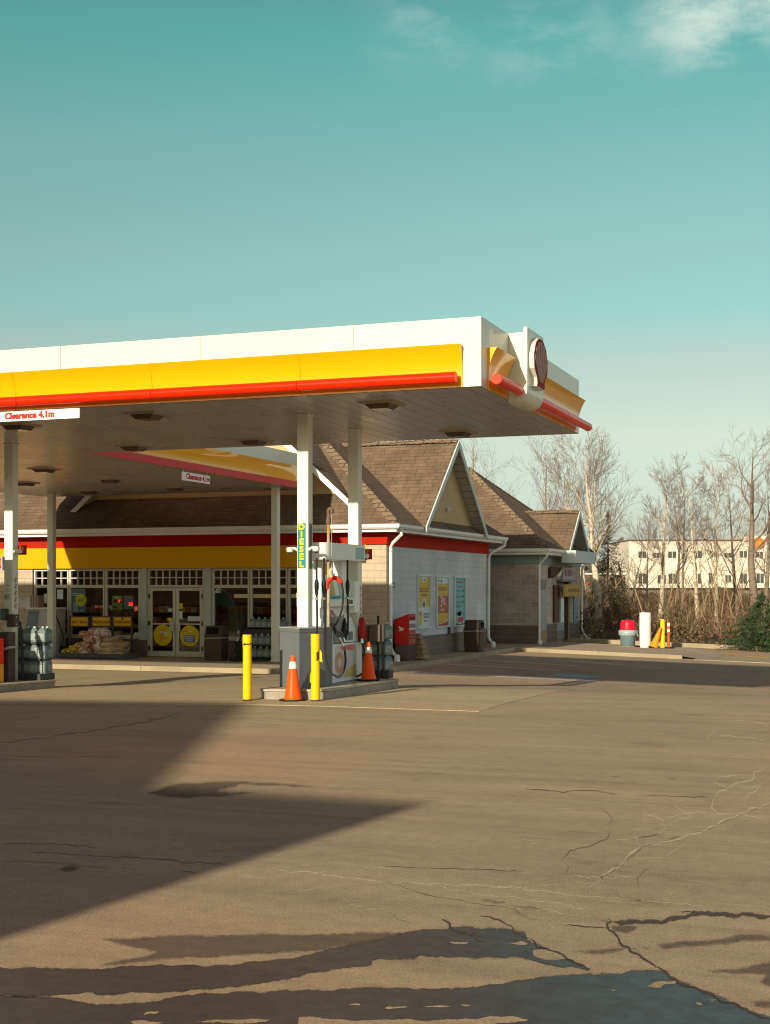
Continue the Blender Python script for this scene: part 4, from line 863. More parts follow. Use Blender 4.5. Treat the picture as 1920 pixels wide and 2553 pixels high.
def cone(p, h, label, rx=0, ry=0, collar=True, mat=ORANGE, group='orange traffic cones', octo=True):
    t = thing('traffic_cone', label, 'cone', p, 0, group); t.rotation_euler = (rx, ry, .2); s = h/.70; b = MB()
    r0, r1 = .135*s, .030*s; zz = lambda f: .03*s+f*(h-.03*s)
    rad = lambda f: r0+(r1-r0)*f
    b.lathe([(r0+.012, .02*s), (r0, zz(.02)), (rad(.3), zz(.3)), (rad(.6), zz(.6)), (rad(.86), zz(.86)), (rad(.88)+.004, zz(.88)), (rad(.97), zz(.97)), (r1*.8, zz(1)), (r1*.4, zz(.995))], seg=24); b.build('cone_body', mat, t, smooth=50)
    if collar:
        b = MB(); b.lathe([(rad(.70)+.002, zz(.70)), (rad(.70)+.005, zz(.70)), (rad(.86)+.005, zz(.86)), (rad(.86)+.002, zz(.86))], seg=24); b.build('collar', paint('white reflective collar', (.72, .70, .66), .4, var=.04), t, smooth=50)
    b = MB(); q = [(.215*s*math.cos(R(22.5+45*k)), .215*s*math.sin(R(22.5+45*k))) for k in range(8)]; b.prism(q, 0, .028*s); b.build('base', BLACK, t, bevel=.006)
    return t
cone(fG(730.5, 1747.5), .70, 'orange cone with white collar on the ground in front of the grey cabinet')
cone(Vector((-8.47, 22.12, IZ(-8.47, 22.12))), .67, 'orange cone with white collar on the island right of the pump')

# grey cabinet round the foot of the diesel column
GREYC = paint('grey painted steel', (.13, .145, .152), .45, var=.06, scale=2, dirt=.12)
cb = thing('column_cabinet', 'grey steel cabinet boxed round the foot of the diesel column', 'cabinet', (0, 0, 0))
cpl = [(-8.68, 19.64), (-8.47, 20.2), (-8.52, 20.62), (-9.25, 20.62), (-9.27, 20.2)]
MB().prism(cpl, .1, 1.09).build('body', GREYC, cb, bevel=.006)
MB().prism([(x+(x+8.85)*.03, y+(y-20.1)*.03) for x, y in cpl], 1.091, 1.105).build('top_sheet', paint('grey top sheet', (.30, .31, .30), .5), cb)
MB().prism([(x+(x+8.85)*.012, y+(y-20.1)*.012) for x, y in cpl], 1.03, 1.04).build('seam', paint('grey seam', (.10, .10, .10), .5), cb)

# dispenser
PW_ = paint('pump white', (.72, .74, .73), .35, var=.04, scale=2, dirt=.12, dirtc=(.25, .2, .14)); PG = paint('pump grey', (.22, .24, .24), .4, var=.06)
PR = paint('pump red', (.45, .015, .02), .4, var=.05)
pump = thing('fuel_pump', 'white fuel dispenser with hanging hoses behind the diesel column', 'fuel pump', (0, 0, 0))
px0, px1, py0, py1 = -9.1, -8.72, 20.86, 22.28; pz = .10
MB().box(px0, px1, py0, py1, pz, .79).build('lower_cabinet', PW_, pump, bevel=.012)
MB().box(px0-.02, px1+.02, py0-.02, py1+.02, pz-.02, pz+.05).build('plinth', PG, pump)
b = MB()                                              # body leaning back above the nozzle shelf
b.loft([[(x, yy, z) for x, z in ((px0+.02, .80), (px1-.01, .80), (px1-.02, 1.0), (px1-.14, 1.25), (px1-.14, 1.40), (px1-.02, 1.42), (px1-.02, 1.55), (px0+.02, 1.55))] for yy in (py0+.02, py1-.02)])
b.build('body', PW_, pump, bevel=.01)
b = MB(); b.loft([[(x, yy, z) for x, z in ((px0+.1, 1.551), (px1-.06, 1.551), (px1-.16, 1.98), (px0+.1, 1.98))] for yy in (py0+.1, py0+.75)]); b.build('display_head', PW_, pump, bevel=.02)
b = MB(); b.loft([[(px1-.055-(z-1.6)*.23+d, yy, z) for z, d in ((1.62, 0), (1.62, .01), (1.9, .01), (1.9, 0))] for yy in (py0+.14, py0+.5)]); b.build('display', paint('yellow pump display', (.50, .34, .02), .2, var=.1), pump)
b = MB(); b.box(px1-.04, px1+.0, py0+.12, py0+.6, 1.551, 1.60); b.build('blue_strip', paint('blue strip', (.06, .30, .38), .4), pump)
for yy, w in ((py0+.04, .2), (py1-.5, .26)): MB().box(px0+.1, px1-.1, yy, yy+w, 1.551, 2.2).build('post', PW_, pump, bevel=.02)
def rrect(x0, x1, y0, y1, r, n=6): return arc(x1-r, y0+r, r, -90, 0, n)+arc(x1-r, y1-r, r, 0, 90, n)+arc(x0+r, y1-r, r, 90, 180, n)+arc(x0+r, y0+r, r, 180, 270, n)
MB().prism(rrect(-9.0, px1+.16, 20.42, 22.36, .2), 2.19, 2.47).build('valance', PW_, pump, bevel=.01, smooth=40)
b = MB(); b.box(px1+.161, px1+.164, 21.75, 22.15, 2.22, 2.42); b.build('valance_print', paint('pale teal print', (.30, .46, .48), .4, var=.3, scale=20), pump)
b = MB(); b.box(px1+.001, px1+.004, py0+.35, py1-.1, .2, .76); b.build('door_panel', paint('door panel', (.52, .53, .52), .35, dirt=.2, scale=4), pump)
LG = paint('faded orange print', (.58, .28, .16), .5, var=.1, scale=12)
b = MB(); c = (py0+.55, .47)
for k in range(22):
    a0, a1 = R(16.4*k+1), R(16.4*k+12); b.slab([(px1+.007, c[0]+rr*math.cos(a), c[1]+rr*.9*math.sin(a)) for rr, a in ((.09, a0), (.21, a0), (.21, a1), (.09, a1))], .002)
b.build('faded_logo', LG, pump); b = MB(); b.slab([(px1+.007, py0+.6, .68), (px1+.007, py1-.2, .66), (px1+.007, py1-.2, .755), (px1+.007, py0+.6, .755)], .002); b.build('faded_print', paint('faded pink print', (.55, .20, .17), .5, var=.2, scale=9), pump)
b = MB(); b.slab([(px1+.007, py0+.75, .22), (px1+.007, py1-.12, .22), (px1+.007, py1-.12, .42), (px1+.007, py0+.9, .34)], .002); b.build('faded_print', paint('faded yellow print', (.52, .42, .12), .5, var=.2, scale=9), pump)
b = MB(); b.box(px1-.021, px1+.012, py1-.55, py1-.2, 1.42, 1.56); b.build('card_reader', PW_, pump, bevel=.01); b = MB(); b.box(px1+.013, px1+.016, py1-.46, py1-.3, 1.455, 1.53); b.build('reader_screen', paint('dark screen', (.10, .07, .05), .2), pump)
b = MB(); b.box(px1-.02, px1-.005, py1-.75, py1-.25, .86, .98)
for k in range(3): b.box(px1-.005, px1+.01, py1-.72+k*.16, py1-.6+k*.16, .84, .95)
b.build('grade_buttons', paint('grade labels', (.20, .24, .24), .4, var=.4, scale=20), pump); b = MB(); b.slab([(px1-.05, py1-.95, 1.2), (px1-.05, py1-.83, 1.2), (px1-.1, py1-.93, 1.36), (px1-.1, py1-1.02, 1.36)], .01); b.build('decal', paint('pink decal', (.45, .14, .16), .5, var=.3, scale=20), pump)
b = MB(); b.box(px1-.1, px1+.03, 22.05, 22.28, 1.3, 1.85); b.build('side_box', PW_, pump, bevel=.01)
NOZ = paint('black nozzle', (.02, .018, .016), .4); CHR = paint('bright metal', (.6, .6, .6), .2, .9)
def nozzle(par, x, y, z, m, s=1):
    b = MB(); f = lambda pts: [(x+a*s, y+c*s, z+e*s) for a, c, e in pts]
    b.tube(f([(.02, .10, .22), (.05, .05, .14), (.07, -.02, .02), (.08, -.05, -.06)]), [.035*s, .045*s, .04*s, .025*s], 8); b.tube(f([(.08, .02, .1), (.12, .0, .0), (.10, -.05, -.08)]), .012*s, 6)
    n_ = b.build('nozzle', m, par, smooth=True); b = MB(); b.tube(f([(.02, .10, .22), (.0, .14, .28)]), .018*s, 8); b.tube(f([(.08, -.05, -.06), (.085, -.06, -.12)]), .02*s, 8); b.build('spout', CHR, n_, smooth=True)
    return (x+.085*s, y-.06*s, z-.12*s)
e1 = nozzle(pump, px1-.02, py0+.62, .96, NOZ, 1.1); e2 = nozzle(pump, px1+.0, py1-.02, .92, PR, 1.25)
b = MB(); b.box(px1-.05, px1+.02, py0+.3, py0+.75, .80, 1.25); b.build('nozzle_boot', PG, pump, bevel=.02)
HOSE = paint('black hose', (.022, .02, .02), .45)
def curve(pts, n=10):
    out = []; P_ = [Vector(p) for p in pts]
    for i in range(len(P_)-1):
        a, b_, c, d = P_[max(i-1, 0)], P_[i], P_[i+1], P_[min(i+2, len(P_)-1)]
        for k in range(n):
            t = k/n; out.append(.5*((2*b_)+(c-a)*t+(2*a-5*b_+4*c-d)*t*t+(3*b_-a-3*c+d)*t**3))
    return out+[P_[-1]]
def hose(par, pts, r=.017, name='hose'): b = MB(); b.tube(curve(pts), r, 8); return b.build(name, HOSE, par, smooth=True)
for (u, dd, zb) in [(789.5, 21.35, .95), (808, 21.5, 1.3), (866.5, 22.9, .95)]:
    l_ = (u-CU)/F; p = Vector((-dd*SN+l_*dd*CS, dd*CS+l_*dd*SN, 0)); h = hose(pump, [(p.x, p.y, 2.2), (p.x, p.y, 1.7), (p.x+.01, p.y, 1.2), (p.x, p.y, zb)], .018)
    b = MB(); b.tube([(p.x, p.y, 1.86), (p.x, p.y, 1.8), (p.x, p.y, 1.74), (p.x, p.y, 1.62)], [.022, .036, .036, .022], 10); b.build('coupling', BLACK, h, smooth=True)
    b = MB(); b.tube([(p.x, p.y, 1.71), (p.x, p.y, 1.69)], .03, 10); b.tube([(p.x, p.y, 1.58), (p.x, p.y, 1.55)], .025, 10); b.build('collar', CHR, h, smooth=True)
hose(pump, [e2, (e2[0]+.06, e2[1]+.0, .55), (e2[0]+.02, e2[1]+.02, .28), (e2[0]-.12, e2[1]+.02, .18)], .016)
b = MB(); b.box(px1-.06, px1+.02, 20.86, 20.9, 1.95, 2.13); b.build('yellow_plate', YEL, pump)
# second pump face further back on the same side, red panel behind the column
rp = thing('red_pump_end', 'dark red pump end panel seen between the diesel column and the pump', 'fuel pump', (0, 0, 0))
MB().box(-9.46, -9.27, 21.3, 22.1, .09, 1.40).build('panel', PR, rp, bevel=.01); MB().box(-9.46, -9.27, 21.3, 22.1, 1.401, 1.62).build('head', PW_, rp, bevel=.01); hose(rp, [(-9.3, 21.2, 1.45), (-9.25, 21.18, 1.25), (-9.24, 21.2, .6)], .014)

# diesel hose mast
mast = thing('hose_mast', 'tall rusty galvanised hose mast with hooked top beside the pump', 'hose mast', (0, 0, 0))
mx, my = -8.6, 20.64; mz = IZ(mx, my)-.02
RUST = paint('rusty galvanised pipe', (.36, .31, .22), .7, .1, var=.3, scale=7, dirt=.6, dirtc=(.30, .15, .04)); DRUST = paint('dark rusted fitting', (.14, .09, .065), .8, var=.3, scale=20)
b = MB(); b.tube([(mx, my, mz), (mx, my, 1.0)], .027, 12); b.tube([(mx, my, 1.0), (mx+.0, my, 2.78)], .025, 12); b.build('pole', RUST, mast, smooth=True)
b = MB(); b.tube([(mx, my, 2.62), (mx, my, 2.78)], .0285, 12); b.build('rust_band', paint('orange rust', (.42, .22, .05), .8, var=.3, scale=15), mast, smooth=True)
b = MB(); b.tube([(mx, my, 2.76), (mx, my, 2.80), (mx, my, 2.84), (mx, my, 2.90), (mx+.005, my, 2.94)], [.036, .046, .042, .028, .030], 12); b.tube(curve([(mx+.005, my, 2.92), (mx-.005, my, 2.98), (mx+.02, my, 3.02), (mx+.06, my, 3.005), (mx+.065, my, 2.975), (mx+.045, my, 2.96)], 6), .028, 10); b.build('hook_head', DRUST, mast, smooth=True)
b = MB(); b.tube([(mx+.055, my, 2.96), (mx+.065, my-.02, 2.05)], .003, 5); b.build('cable', paint('thin cable', (.55, .50, .42), .6), mast)
HX = lambda u, v: fD(u, v, 21.85)
def cp(x, y): return HX(540+x/3.467, 1280+y/3.467)
b = MB(); b.tube(curve([cp(1005, 470), cp(985, 500), cp(990, 540), cp(1000, 560)], 5), [.012]*2+[.03]*12+[.02]*2, 8); b.build('strap', paint('pale cloth strap', (.52, .42, .26), .8), mast, smooth=True)
b = MB(); b.tube(curve([cp(953, 655), cp(955, 620), cp(968, 585), cp(1000, 560), cp(1040, 562), cp(1068, 585), cp(1082, 605)], 6), [.02]+[.034]*30+[.034, .034, .034, .028, .024, .02], 10); b.build('hose_guard', paint('red hose guard', (.62, .03, .012), .45), mast, smooth=True)
hose(mast, [cp(1082, 600), cp(1094, 690), cp(1088, 800), cp(1062, 900), cp(1020, 968), cp(985, 960)], .0165)
hose(mast, [cp(953, 645), cp(944, 720), cp(940, 900), cp(938, 1100), cp(945, 1260), cp(985, 1370), cp(1050, 1412), cp(1095, 1370), cp(1115, 1280), cp(1108, 1190), cp(1098, 1150)], .0175)
b = MB(); b.tube(curve([cp(985, 955), cp(1010, 985), cp(1035, 1030), cp(1060, 1070)], 5), .03, 8); b.tube(curve([cp(1035, 1030), cp(1085, 1030), cp(1090, 1080), cp(1100, 1120)], 5), .014, 7); b.build('nozzle', NOZ, mast, smooth=True)
b = MB(); b.tube(curve([cp(1060, 1070), cp(1085, 1110), cp(1100, 1150)], 5), .014, 8); b.build('spout', CHR, mast, smooth=True)

# ------------------------------------------------------------------ things on the columns
TEAL = paint('teal green sign', (.02, .19, .16), .4, var=.03); LYEL = paint('yellow lettering', (.82, .62, .01), .45, var=.02)
ca = COLA
ds = thing('diesel_sign', 'teal upright sign reading DIESEL on the front of the white column', 'sign', (ca.x-.012, ca.y-.099, 2.405))
MB().box(-.068, .068, -.006, -.001, -.36, .36).build('plate', TEAL, ds)
for i, ch in enumerate('DIESEL'): text(ch, .094, LYEL, ds, Matrix.Translation((0, -.0075, .298-.119*i)) @ Matrix.Rotation(R(90), 4, 'X'), bold=.0055, sx=1.12)
ds2 = thing('diesel_sign', 'dark shaded sign reading DIESEL on the right side of the white column', 'sign', (ca.x+.099, ca.y-.01, 2.40), R(90))
MB().box(-.06, .06, -.006, -.001, -.36, .36).build('plate', paint('sign green with painted shade', (.10, .13, .12), .5), ds2)  # teal and yellow sign repeated with shade mixed into both colours
for i, ch in enumerate('DIESEL'): text(ch, .09, paint('lettering yellow with painted shade', (.20, .16, .08), .5), ds2, Matrix.Translation((0, -.0075, .298-.119*i)) @ Matrix.Rotation(R(90), 4, 'X'), bold=.003)
ss = thing('self_serve_sticker', 'faded orange SELF SERVE lettering on the white column below the diesel sign', 'sticker', (ca.x-.01, ca.y-.0985, 1.67))
FO = paint('faded orange lettering', (.74, .52, .36), .6)
text('SELF', .062, FO, ss, Matrix.Translation((0, -.001, .05)) @ Matrix.Rotation(R(90), 4, 'X'), ext=.0008, sx=.95); text('SERVE', .062, FO, ss, Matrix.Translation((0, -.001, -.05)) @ Matrix.Rotation(R(90), 4, 'X'), ext=.0008, sx=.9)
CAMW = paint('white camera shell', (.70, .66, .66), .3)
def camera_(x, y, z, dirx, label):
    t = thing('security_camera', label, 'camera', (x, y, z), 0, 'dome cameras on the canopy columns')
    b = MB(); b.tube(curve([(0, 0, .0), (dirx*.05, -.01, .035), (dirx*.12, -.02, .035)], 4), .022, 8); b.build('bracket', CAMW, t, smooth=True)
    b = MB(); b.lathe([(.0, .055), (.05, .05), (.062, .03), (.055, -.01), (.045, -.025)], (dirx*.13, -.02, 0), 14); b.build('housing', CAMW, t, smooth=True)
    b = MB(); b.lathe([(.0, -.055), (.02, -.05), (.034, -.035), (.038, -.02)], (dirx*.13, -.02, 0), 12); b.build('dome', paint('smoked dome', (.03, .025, .025), .1), t, smooth=True); return t
camera_(ca.x-.1, ca.y-.05, 2.33, -1, 'white dome camera on the left side of the diesel column')
camera_(ca.x+.1, ca.y-.06, 2.34, 1, 'white dome camera on the right side of the diesel column')
camera_(COLB.x+.1, COLB.y-.05, 2.27, 1, 'white dome camera in front of the red number 4 sign')
camera_(COLE.x+.1, COLE.y-.05, 2.42, 1, 'white dome camera in front of the red number 2 sign at the left edge')
def flag(x, y, z, num, label, backing=True):
    t = thing('pump_number_sign', label, 'sign', (x, y, z), 0, 'pump number signs on the canopy columns')
    if backing: MB().box(-.02, .065, .004, .02, -.16, .16).build('yellow_backing', YEL, t)
    MB().box(0, .185, -.012, .003, -.1, .085).build('plate', PR, t)
    text(num, .115, paint('dull gold number', (.55, .33, .02), .5), t, Matrix.Translation((.085, -.0135, -.005)) @ Matrix.Rotation(R(90), 4, 'X'), bold=.008); return t
flag(COLB.x+.099, COLB.y+.1, 2.33, '4', 'red square sign with a yellow 4 beside the pump column')
flag(COLE.x+.099, COLE.y+.1, 2.47, '2', 'red square sign with a yellow 2 beside the left column', False)
f3 = thing('pump_number_sign', 'pale violet box sign with a 3 at the left picture edge', 'sign', fD(1, 1405, 24.6), 0, 'pump number signs on the canopy columns')
MB().box(-.12, .07, -.04, .04, -.12, .12).build('box', paint('pale violet box', (.42, .36, .45), .5), f3, bevel=.008); MB().box(-.10, .045, -.045, -.0405, -.09, .09).build('plate', PR, f3); text('3', .12, paint('dull orange number', (.55, .22, .02), .5), f3, Matrix.Translation((.01, -.047, 0)) @ Matrix.Rotation(R(90), 4, 'X'), bold=.006)
RING = paint('dark red ring', (.28, .06, .09), .5); RINGD = paint('violet ring', (.22, .14, .26), .5)
def rings_(col, z0, n, step, label):
    t = thing('warning_stickers', label, 'sticker', (col.x+.0985, col.y, z0), R(90))
    for i in range(n):
        b = MB(); seg = 20; ro, ri = .055, .043; zc = -i*step
        vs = [(r*math.cos(6.28318*k/seg), -.001, zc+r*math.sin(6.28318*k/seg)) for r in (ro, ri) for k in range(seg)]
        b.add(vs, [(k, (k+1) % seg, (k+1) % seg+seg, k+seg) for k in range(seg)])
        a = R(45); b.add([(s_*ri*math.cos(a)+w_*.006, -.0012, zc+s_*ri*math.sin(a)-w_*.006) for s_, w_ in ((-1, -1), (1, -1), (1, 1), (-1, 1))], [(0, 1, 2, 3)])
        b.build('ring', RING if i > 1 or n < 5 else RINGD, t)
        b = MB(); b.box(-.012, .012, -.0008, -.0003, zc-.025, zc+.025); b.build('pictogram', BLACK, t)
    return t
rings_(COLE, 1.88, 5, .125, 'column of round prohibition stickers on the side of the left column'); rings_(COLB, 1.72, 4, .125, 'column of round prohibition stickers on the side of the pump column')
# boxes on the columns
BXB = paint('brown steel box', (.085, .06, .055), .45, var=.1)
t = thing('towel_dispenser', 'brown paper towel box with clasps on the left column', 'dispenser', (COLE.x+.14, COLE.y-.06, 1.10)); MB().box(-.13, .04, -.1, .08, -.12, .12).build('box', BXB, t, bevel=.012); b = MB(); b.box(.041, .055, -.06, -.03, .06, .085); b.box(.041, .055, -.06, -.03, -.085, -.06); b.build('clasp', CHR, t)
t = thing('payment_terminal', 'small dark payment box with teal face on the front of the left column', 'terminal', (COLE.x-.04, COLE.y-.10, 1.22)); MB().box(-.08, .06, -.09, -.001, -.11, .11).build('box', DGREY, t, bevel=.01); MB().box(-.072, .03, -.094, -.0905, -.09, .09).build('face_plate', paint('teal face', (.10, .18, .20), .4, var=.2, scale=20), t)
t = thing('column_lamp', 'small ribbed white horn with dark dome on the left column', 'camera', (COLE.x+.0, COLE.y-.099, 1.6)); b = MB()
for k in range(4): b.box(-.05, .05, -.05, 0, .03+k*.05, .055+k*.05)
b.build('ribs', CAMW, t, bevel=.006); b = MB(); b.lathe([(0, -.09), (.03, -.085), (.05, -.05), (.045, -.01)], (0, -.05, 0), 12); b.build('dome', paint('teal grey dome', (.20, .26, .27), .3), t, smooth=True)
t = thing('towel_dispenser', 'brown box with an open panel beside the pump column and jug rack', 'dispenser', (COLB.x+.12, COLB.y+.0, .92)); MB().box(-.02, .11, -.12, .12, -.13, .15).build('box', BXB, t, bevel=.012); MB().box(.12, .40, .03, .10, -.13, .17).build('open_panel', paint('brown panel', (.12, .09, .075), .4), t, bevel=.01)
b = MB(); b.box(.111, .125, -.09, -.06, .08, .11); b.box(.111, .125, -.09, -.06, -.1, -.07); b.build('clasp', CHR, t)

# ------------------------------------------------------------------ jugs of washer fluid
JUG = paint('pale translucent jug', (.14, .18, .19), .3, var=.12, scale=9); JCAP = paint('white jug cap', (.55, .58, .57), .5); JLAB = paint('jug label', (.28, .31, .31), .5, var=.15, scale=25); JDK = paint('dark label print', (.16, .21, .23), .5)
JP = [None]
ORD = ['leftmost', 'second', 'third', 'fourth', 'fifth', 'sixth', 'seventh']
def jug(p, label, rz=0, s=1):
    if JP[0] is None:
        t = thing('fluid_jug', label, 'jug', p, rz, 'jugs of washer fluid on the racks'); b = MB()
        def rr(hx, hy, z): return [(x, y, z) for x, y in rrect(-hx*1.22, hx*1.22, -hy*1.2, hy*1.2, min(hx, hy)*.45, 3)]
        b.loft([rr(.072, .05, 0), rr(.075, .052, .02), rr(.075, .052, .19), rr(.066, .046, .225), rr(.03, .028, .265), rr(.022, .02, .275)]); b.build('bottle', JUG, t, smooth=50)
        b = MB(); b.lathe([(.024, .274), (.024, .30), (.0, .302)], seg=10); b.build('cap', JCAP, t, smooth=True)
        b = MB(); b.box(-.075, .075, -.066, -.0632, .04, .17); lb = b.build('label_sheet', JLAB, t)
        b = MB(); b.slab([(-.02, -.0672, .055), (.06, -.0672, .055), (.06, -.0672, .105)], .001); b.build('print', JDK, lb)
        JP[0] = t
    else: t = dup(JP[0], p, rz, label)
    t.scale = (s, s, s); return t
RACK = paint('dark rack steel', (.05, .042, .04), .5, var=.1)
def rack(name, label, p, w, shelves, d=.3, h=None, rz=0):
    t = thing(name, label, 'rack', p, rz, 'racks of washer fluid'); b = MB()
    for z in shelves: b.box(-w/2, w/2, -d/2, d/2, z-.03, z)
    b.build('shelf', RACK, t); b = MB(); H = h or shelves[-1]+.35
    for sx in (-1, 1): b.box(sx*w/2-.02, sx*w/2+.02, -d/2-.021, -d/2-.001, 0, H)
    b.build('upright', RACK, t); return t
# left island rack
lp = fD(90, 1690, 26.3); lz = IZ(-15.5, 22.7); lx, ly = fY(86, 1690, 22.72).x, 22.72
rk = thing('jug_rack', 'dark rack of pale fluid jugs on the left pump island', 'rack', (lx, ly, lz), 0, 'racks of washer fluid')
b = MB(); b.box(-.33, .30, -.22, .25, 0, .13); b.build('base', DGREY, rk, bevel=.01)
for z in (.42, .74): MB().box(-.33, .26, -.18, .2, z-.04, z).build('shelf', RACK, rk)
b = MB(); b.tube([(-.13, -.21, .0), (-.14, -.2, .6), (-.2, -.19, 1.13)], .028, 4); b.tube([(-.2, -.19, 1.13), (-.36, -.19, 1.13)], .02, 4); b.tube([(-.16, -.19, .88), (-.3, -.19, .86)], .02, 4); b.build('frame', RACK, rk)
for zi, z in enumerate((.13, .42, .74)):
    for k in range(4): jug(Vector((lx-.26+.172*k, ly-.11+.02*(k % 2), lz+z)), f'{ORD[k]} pale fluid jug on the {["bottom","middle","top"][zi]} shelf of the left island rack', .1*(k % 3-1), 1.0)
    for k in range(3): jug(Vector((lx-.12+.172*k, ly+.1, lz+z)), f'{["left","middle","right"][k]} jug in the rear row on the {["bottom","middle","top"][zi]} shelf of the left island rack', 1.4, 1.0)
# right island rack behind the second cone
rx_, ry_ = -8.63, 22.93; rzz = IZ(-8.45, 22.9)
rk = thing('jug_rack', 'dark rack of fluid jugs behind the orange cone on the right island', 'rack', (rx_, ry_, rzz), 0, 'racks of washer fluid')
b = MB(); b.box(-.05, .24, -.0, .24, 0, .14); b.build('base', DGREY, rk, bevel=.01)
for z in (.14, .42, .70): MB().box(-.42, .10, -.10, .2, z-.03, z).build('shelf', RACK, rk)
b = MB(); b.box(.06, .10, -.13, -.101, 0, 1.12); b.box(-.42, -.39, -.13, -.101, 0, .8); b.build('upright', RACK, rk)
for zi, z in enumerate((.14, .42, .70)):
    for k in range(3): jug(Vector((rx_-.35+.175*k, ry_-.03, rzz+z)), f'{["left","middle","right"][k]} jug on the {["bottom","middle","top"][zi]} shelf behind the right island cone', 0, .98)
    jug(Vector((rx_+.16, ry_+.12, rzz+z)), f'jug at the right end of the {["bottom","middle","top"][zi]} row on the right island', .9, .98)
# rack in front of the right window
wp = fY(653, 1463, 35.25).x; wz = WZ
rk = thing('jug_rack', 'dark stepped display rack of white jugs below the right shop window', 'rack', (wp, 35.25, wz), 0, 'racks of washer fluid')
b = MB(); b.box(-.62, .62, -.3, .3, 0, .10); b.build('base', RACK, rk); b = MB(); b.box(-.58, .7, -.02, .02, .10, .94); b.box(-.58, .7, .22, .26, .1, .94); b.build('back_panel', RACK, rk)
for zi, (z, yy) in enumerate(((.10, -.18), (.46, -.1), (.92, .1))):
    MB().box(-.58, .7, yy-.12, yy+.1, z-.03, z).build('shelf', RACK, rk)
    k0 = 0 if zi == 0 else (2 if zi == 1 else 1)
    for i, k in enumerate(range(k0, 7)): jug(Vector((wp-.52+.19*k, 35.25+yy, wz+z)), f'{ORD[i]} jug on the {["bottom","middle","top"][zi]} step of the rack below the right window', 0, 1.02)
# left dispenser corner, bin and red nozzle at the picture edge
lpx = fY(3, 1600, 22.1).x
lpm = thing('fuel_pump', 'red and yellow fuel dispenser cut off at the left picture edge', 'fuel pump', (0, 0, 0)); q = fY(9, 1600, 21.7)
MB().box(q.x-.9, q.x, 21.0, 21.7, IZ(-16, 21), .30).build('lower_cabinet', YEL, lpm); MB().box(q.x-.9, q.x, 21.0, 21.7, .301, .78).build('panel', RED, lpm); MB().box(q.x-.9, -15.93, 20.9, 21.7, .781, 2.18).build('body', PG, lpm); MB().box(q.x-.9, -15.87, 20.4, 21.7, 2.19, 2.47).build('valance', PW_, lpm)
nozzle(lpm, q.x-.06, 21.05, .95, PR, 1.3); hose(lpm, [(q.x+.06, 20.98, .8), (q.x+.08, 20.98, .4), (q.x+.12, 21.0, .0)], .014)
p = fY(22, 1680, 22.15); t = thing('waste_bin', 'slim dark bin with a white bag edge beside the left column', 'bin', (p.x, 22.1, IZ(-16, 22.1))); MB().box(-.10, .11, -.12, .12, 0, .95).build('body', BXB, t, bevel=.02); b = MB(); b.tube(curve([(-.11, -.13, .68), (0, -.135, .62), (.12, -.13, .66), (.12, .13, .66)], 5), .025, 6); b.build('bag_edge', paint('white bag', (.45, .42, .40), .5), t, smooth=True)
# ------------------------------------------------------------------ in front of the shop
def put(u, v, Y): q = fY(u, v, Y); return q.x
SIGY = paint('yellow notice board', (.62, .36, .01), .5, var=.03); SIGR = paint('brown red lettering', (.26, .05, .015), .5); FRB = paint('dark sign frame', (.075, .055, .05), .5, var=.1)
sy = 35.15
for word, ua, ub, lab in [('SALT BAGS', 176, 221, 'yellow board reading SALT BAGS on a dark framed stand'), ('FIREWOOD', 230, 276, 'yellow board reading FIREWOOD on a dark framed stand'), ('KINDLING', 283, 328, 'yellow board reading KINDLING on a dark framed stand')]:
    xa, xb = put(ua, 1463, sy), put(ub, 1463, sy); za, zb2 = fY(ua, 1561, sy).z, fY(ua, 1537.5, sy).z; w = xb-xa; t = thing('bag_sign', lab, 'sign', ((xa+xb)/2, sy, WZ), 0, 'signs over the bags for sale')
    b = MB(); h0, h1 = za-WZ, zb2-WZ
    b.box(-w/2-.03, -w/2+.015, -.02, .02, 0, h1+.02); b.box(w/2-.015, w/2+.03, -.02, .02, 0, h1+.02); b.box(-w/2+.015, w/2-.015, -.02, .02, h1-.015, h1+.02); b.box(-w/2+.015, w/2-.015, -.02, .02, h0-.02, h0+.015); b.build('frame', FRB, t)
    MB().box(-w/2+.016, w/2-.016, -.008, .008, h0+.016, h1-.016).build('board', SIGY, t)
    text(word, (h1-h0)*.30, SIGR, t, Matrix.Translation((0, -.010, (h0+h1)/2-.02)) @ Matrix.Rotation(R(90), 4, 'X'), bold=.004, sx=.92 if len(word) > 8 else .98)
b = MB(); b.lathe([(.03, 0), (.045, 0), (.045, .003), (.03, .003)], seg=14); o = b.build('ring_mark', SIGR, t); o.matrix_basis = Matrix.Translation((0, -.009, (h0+h1)/2+.085)) @ Matrix.Rotation(R(90), 4, 'X')
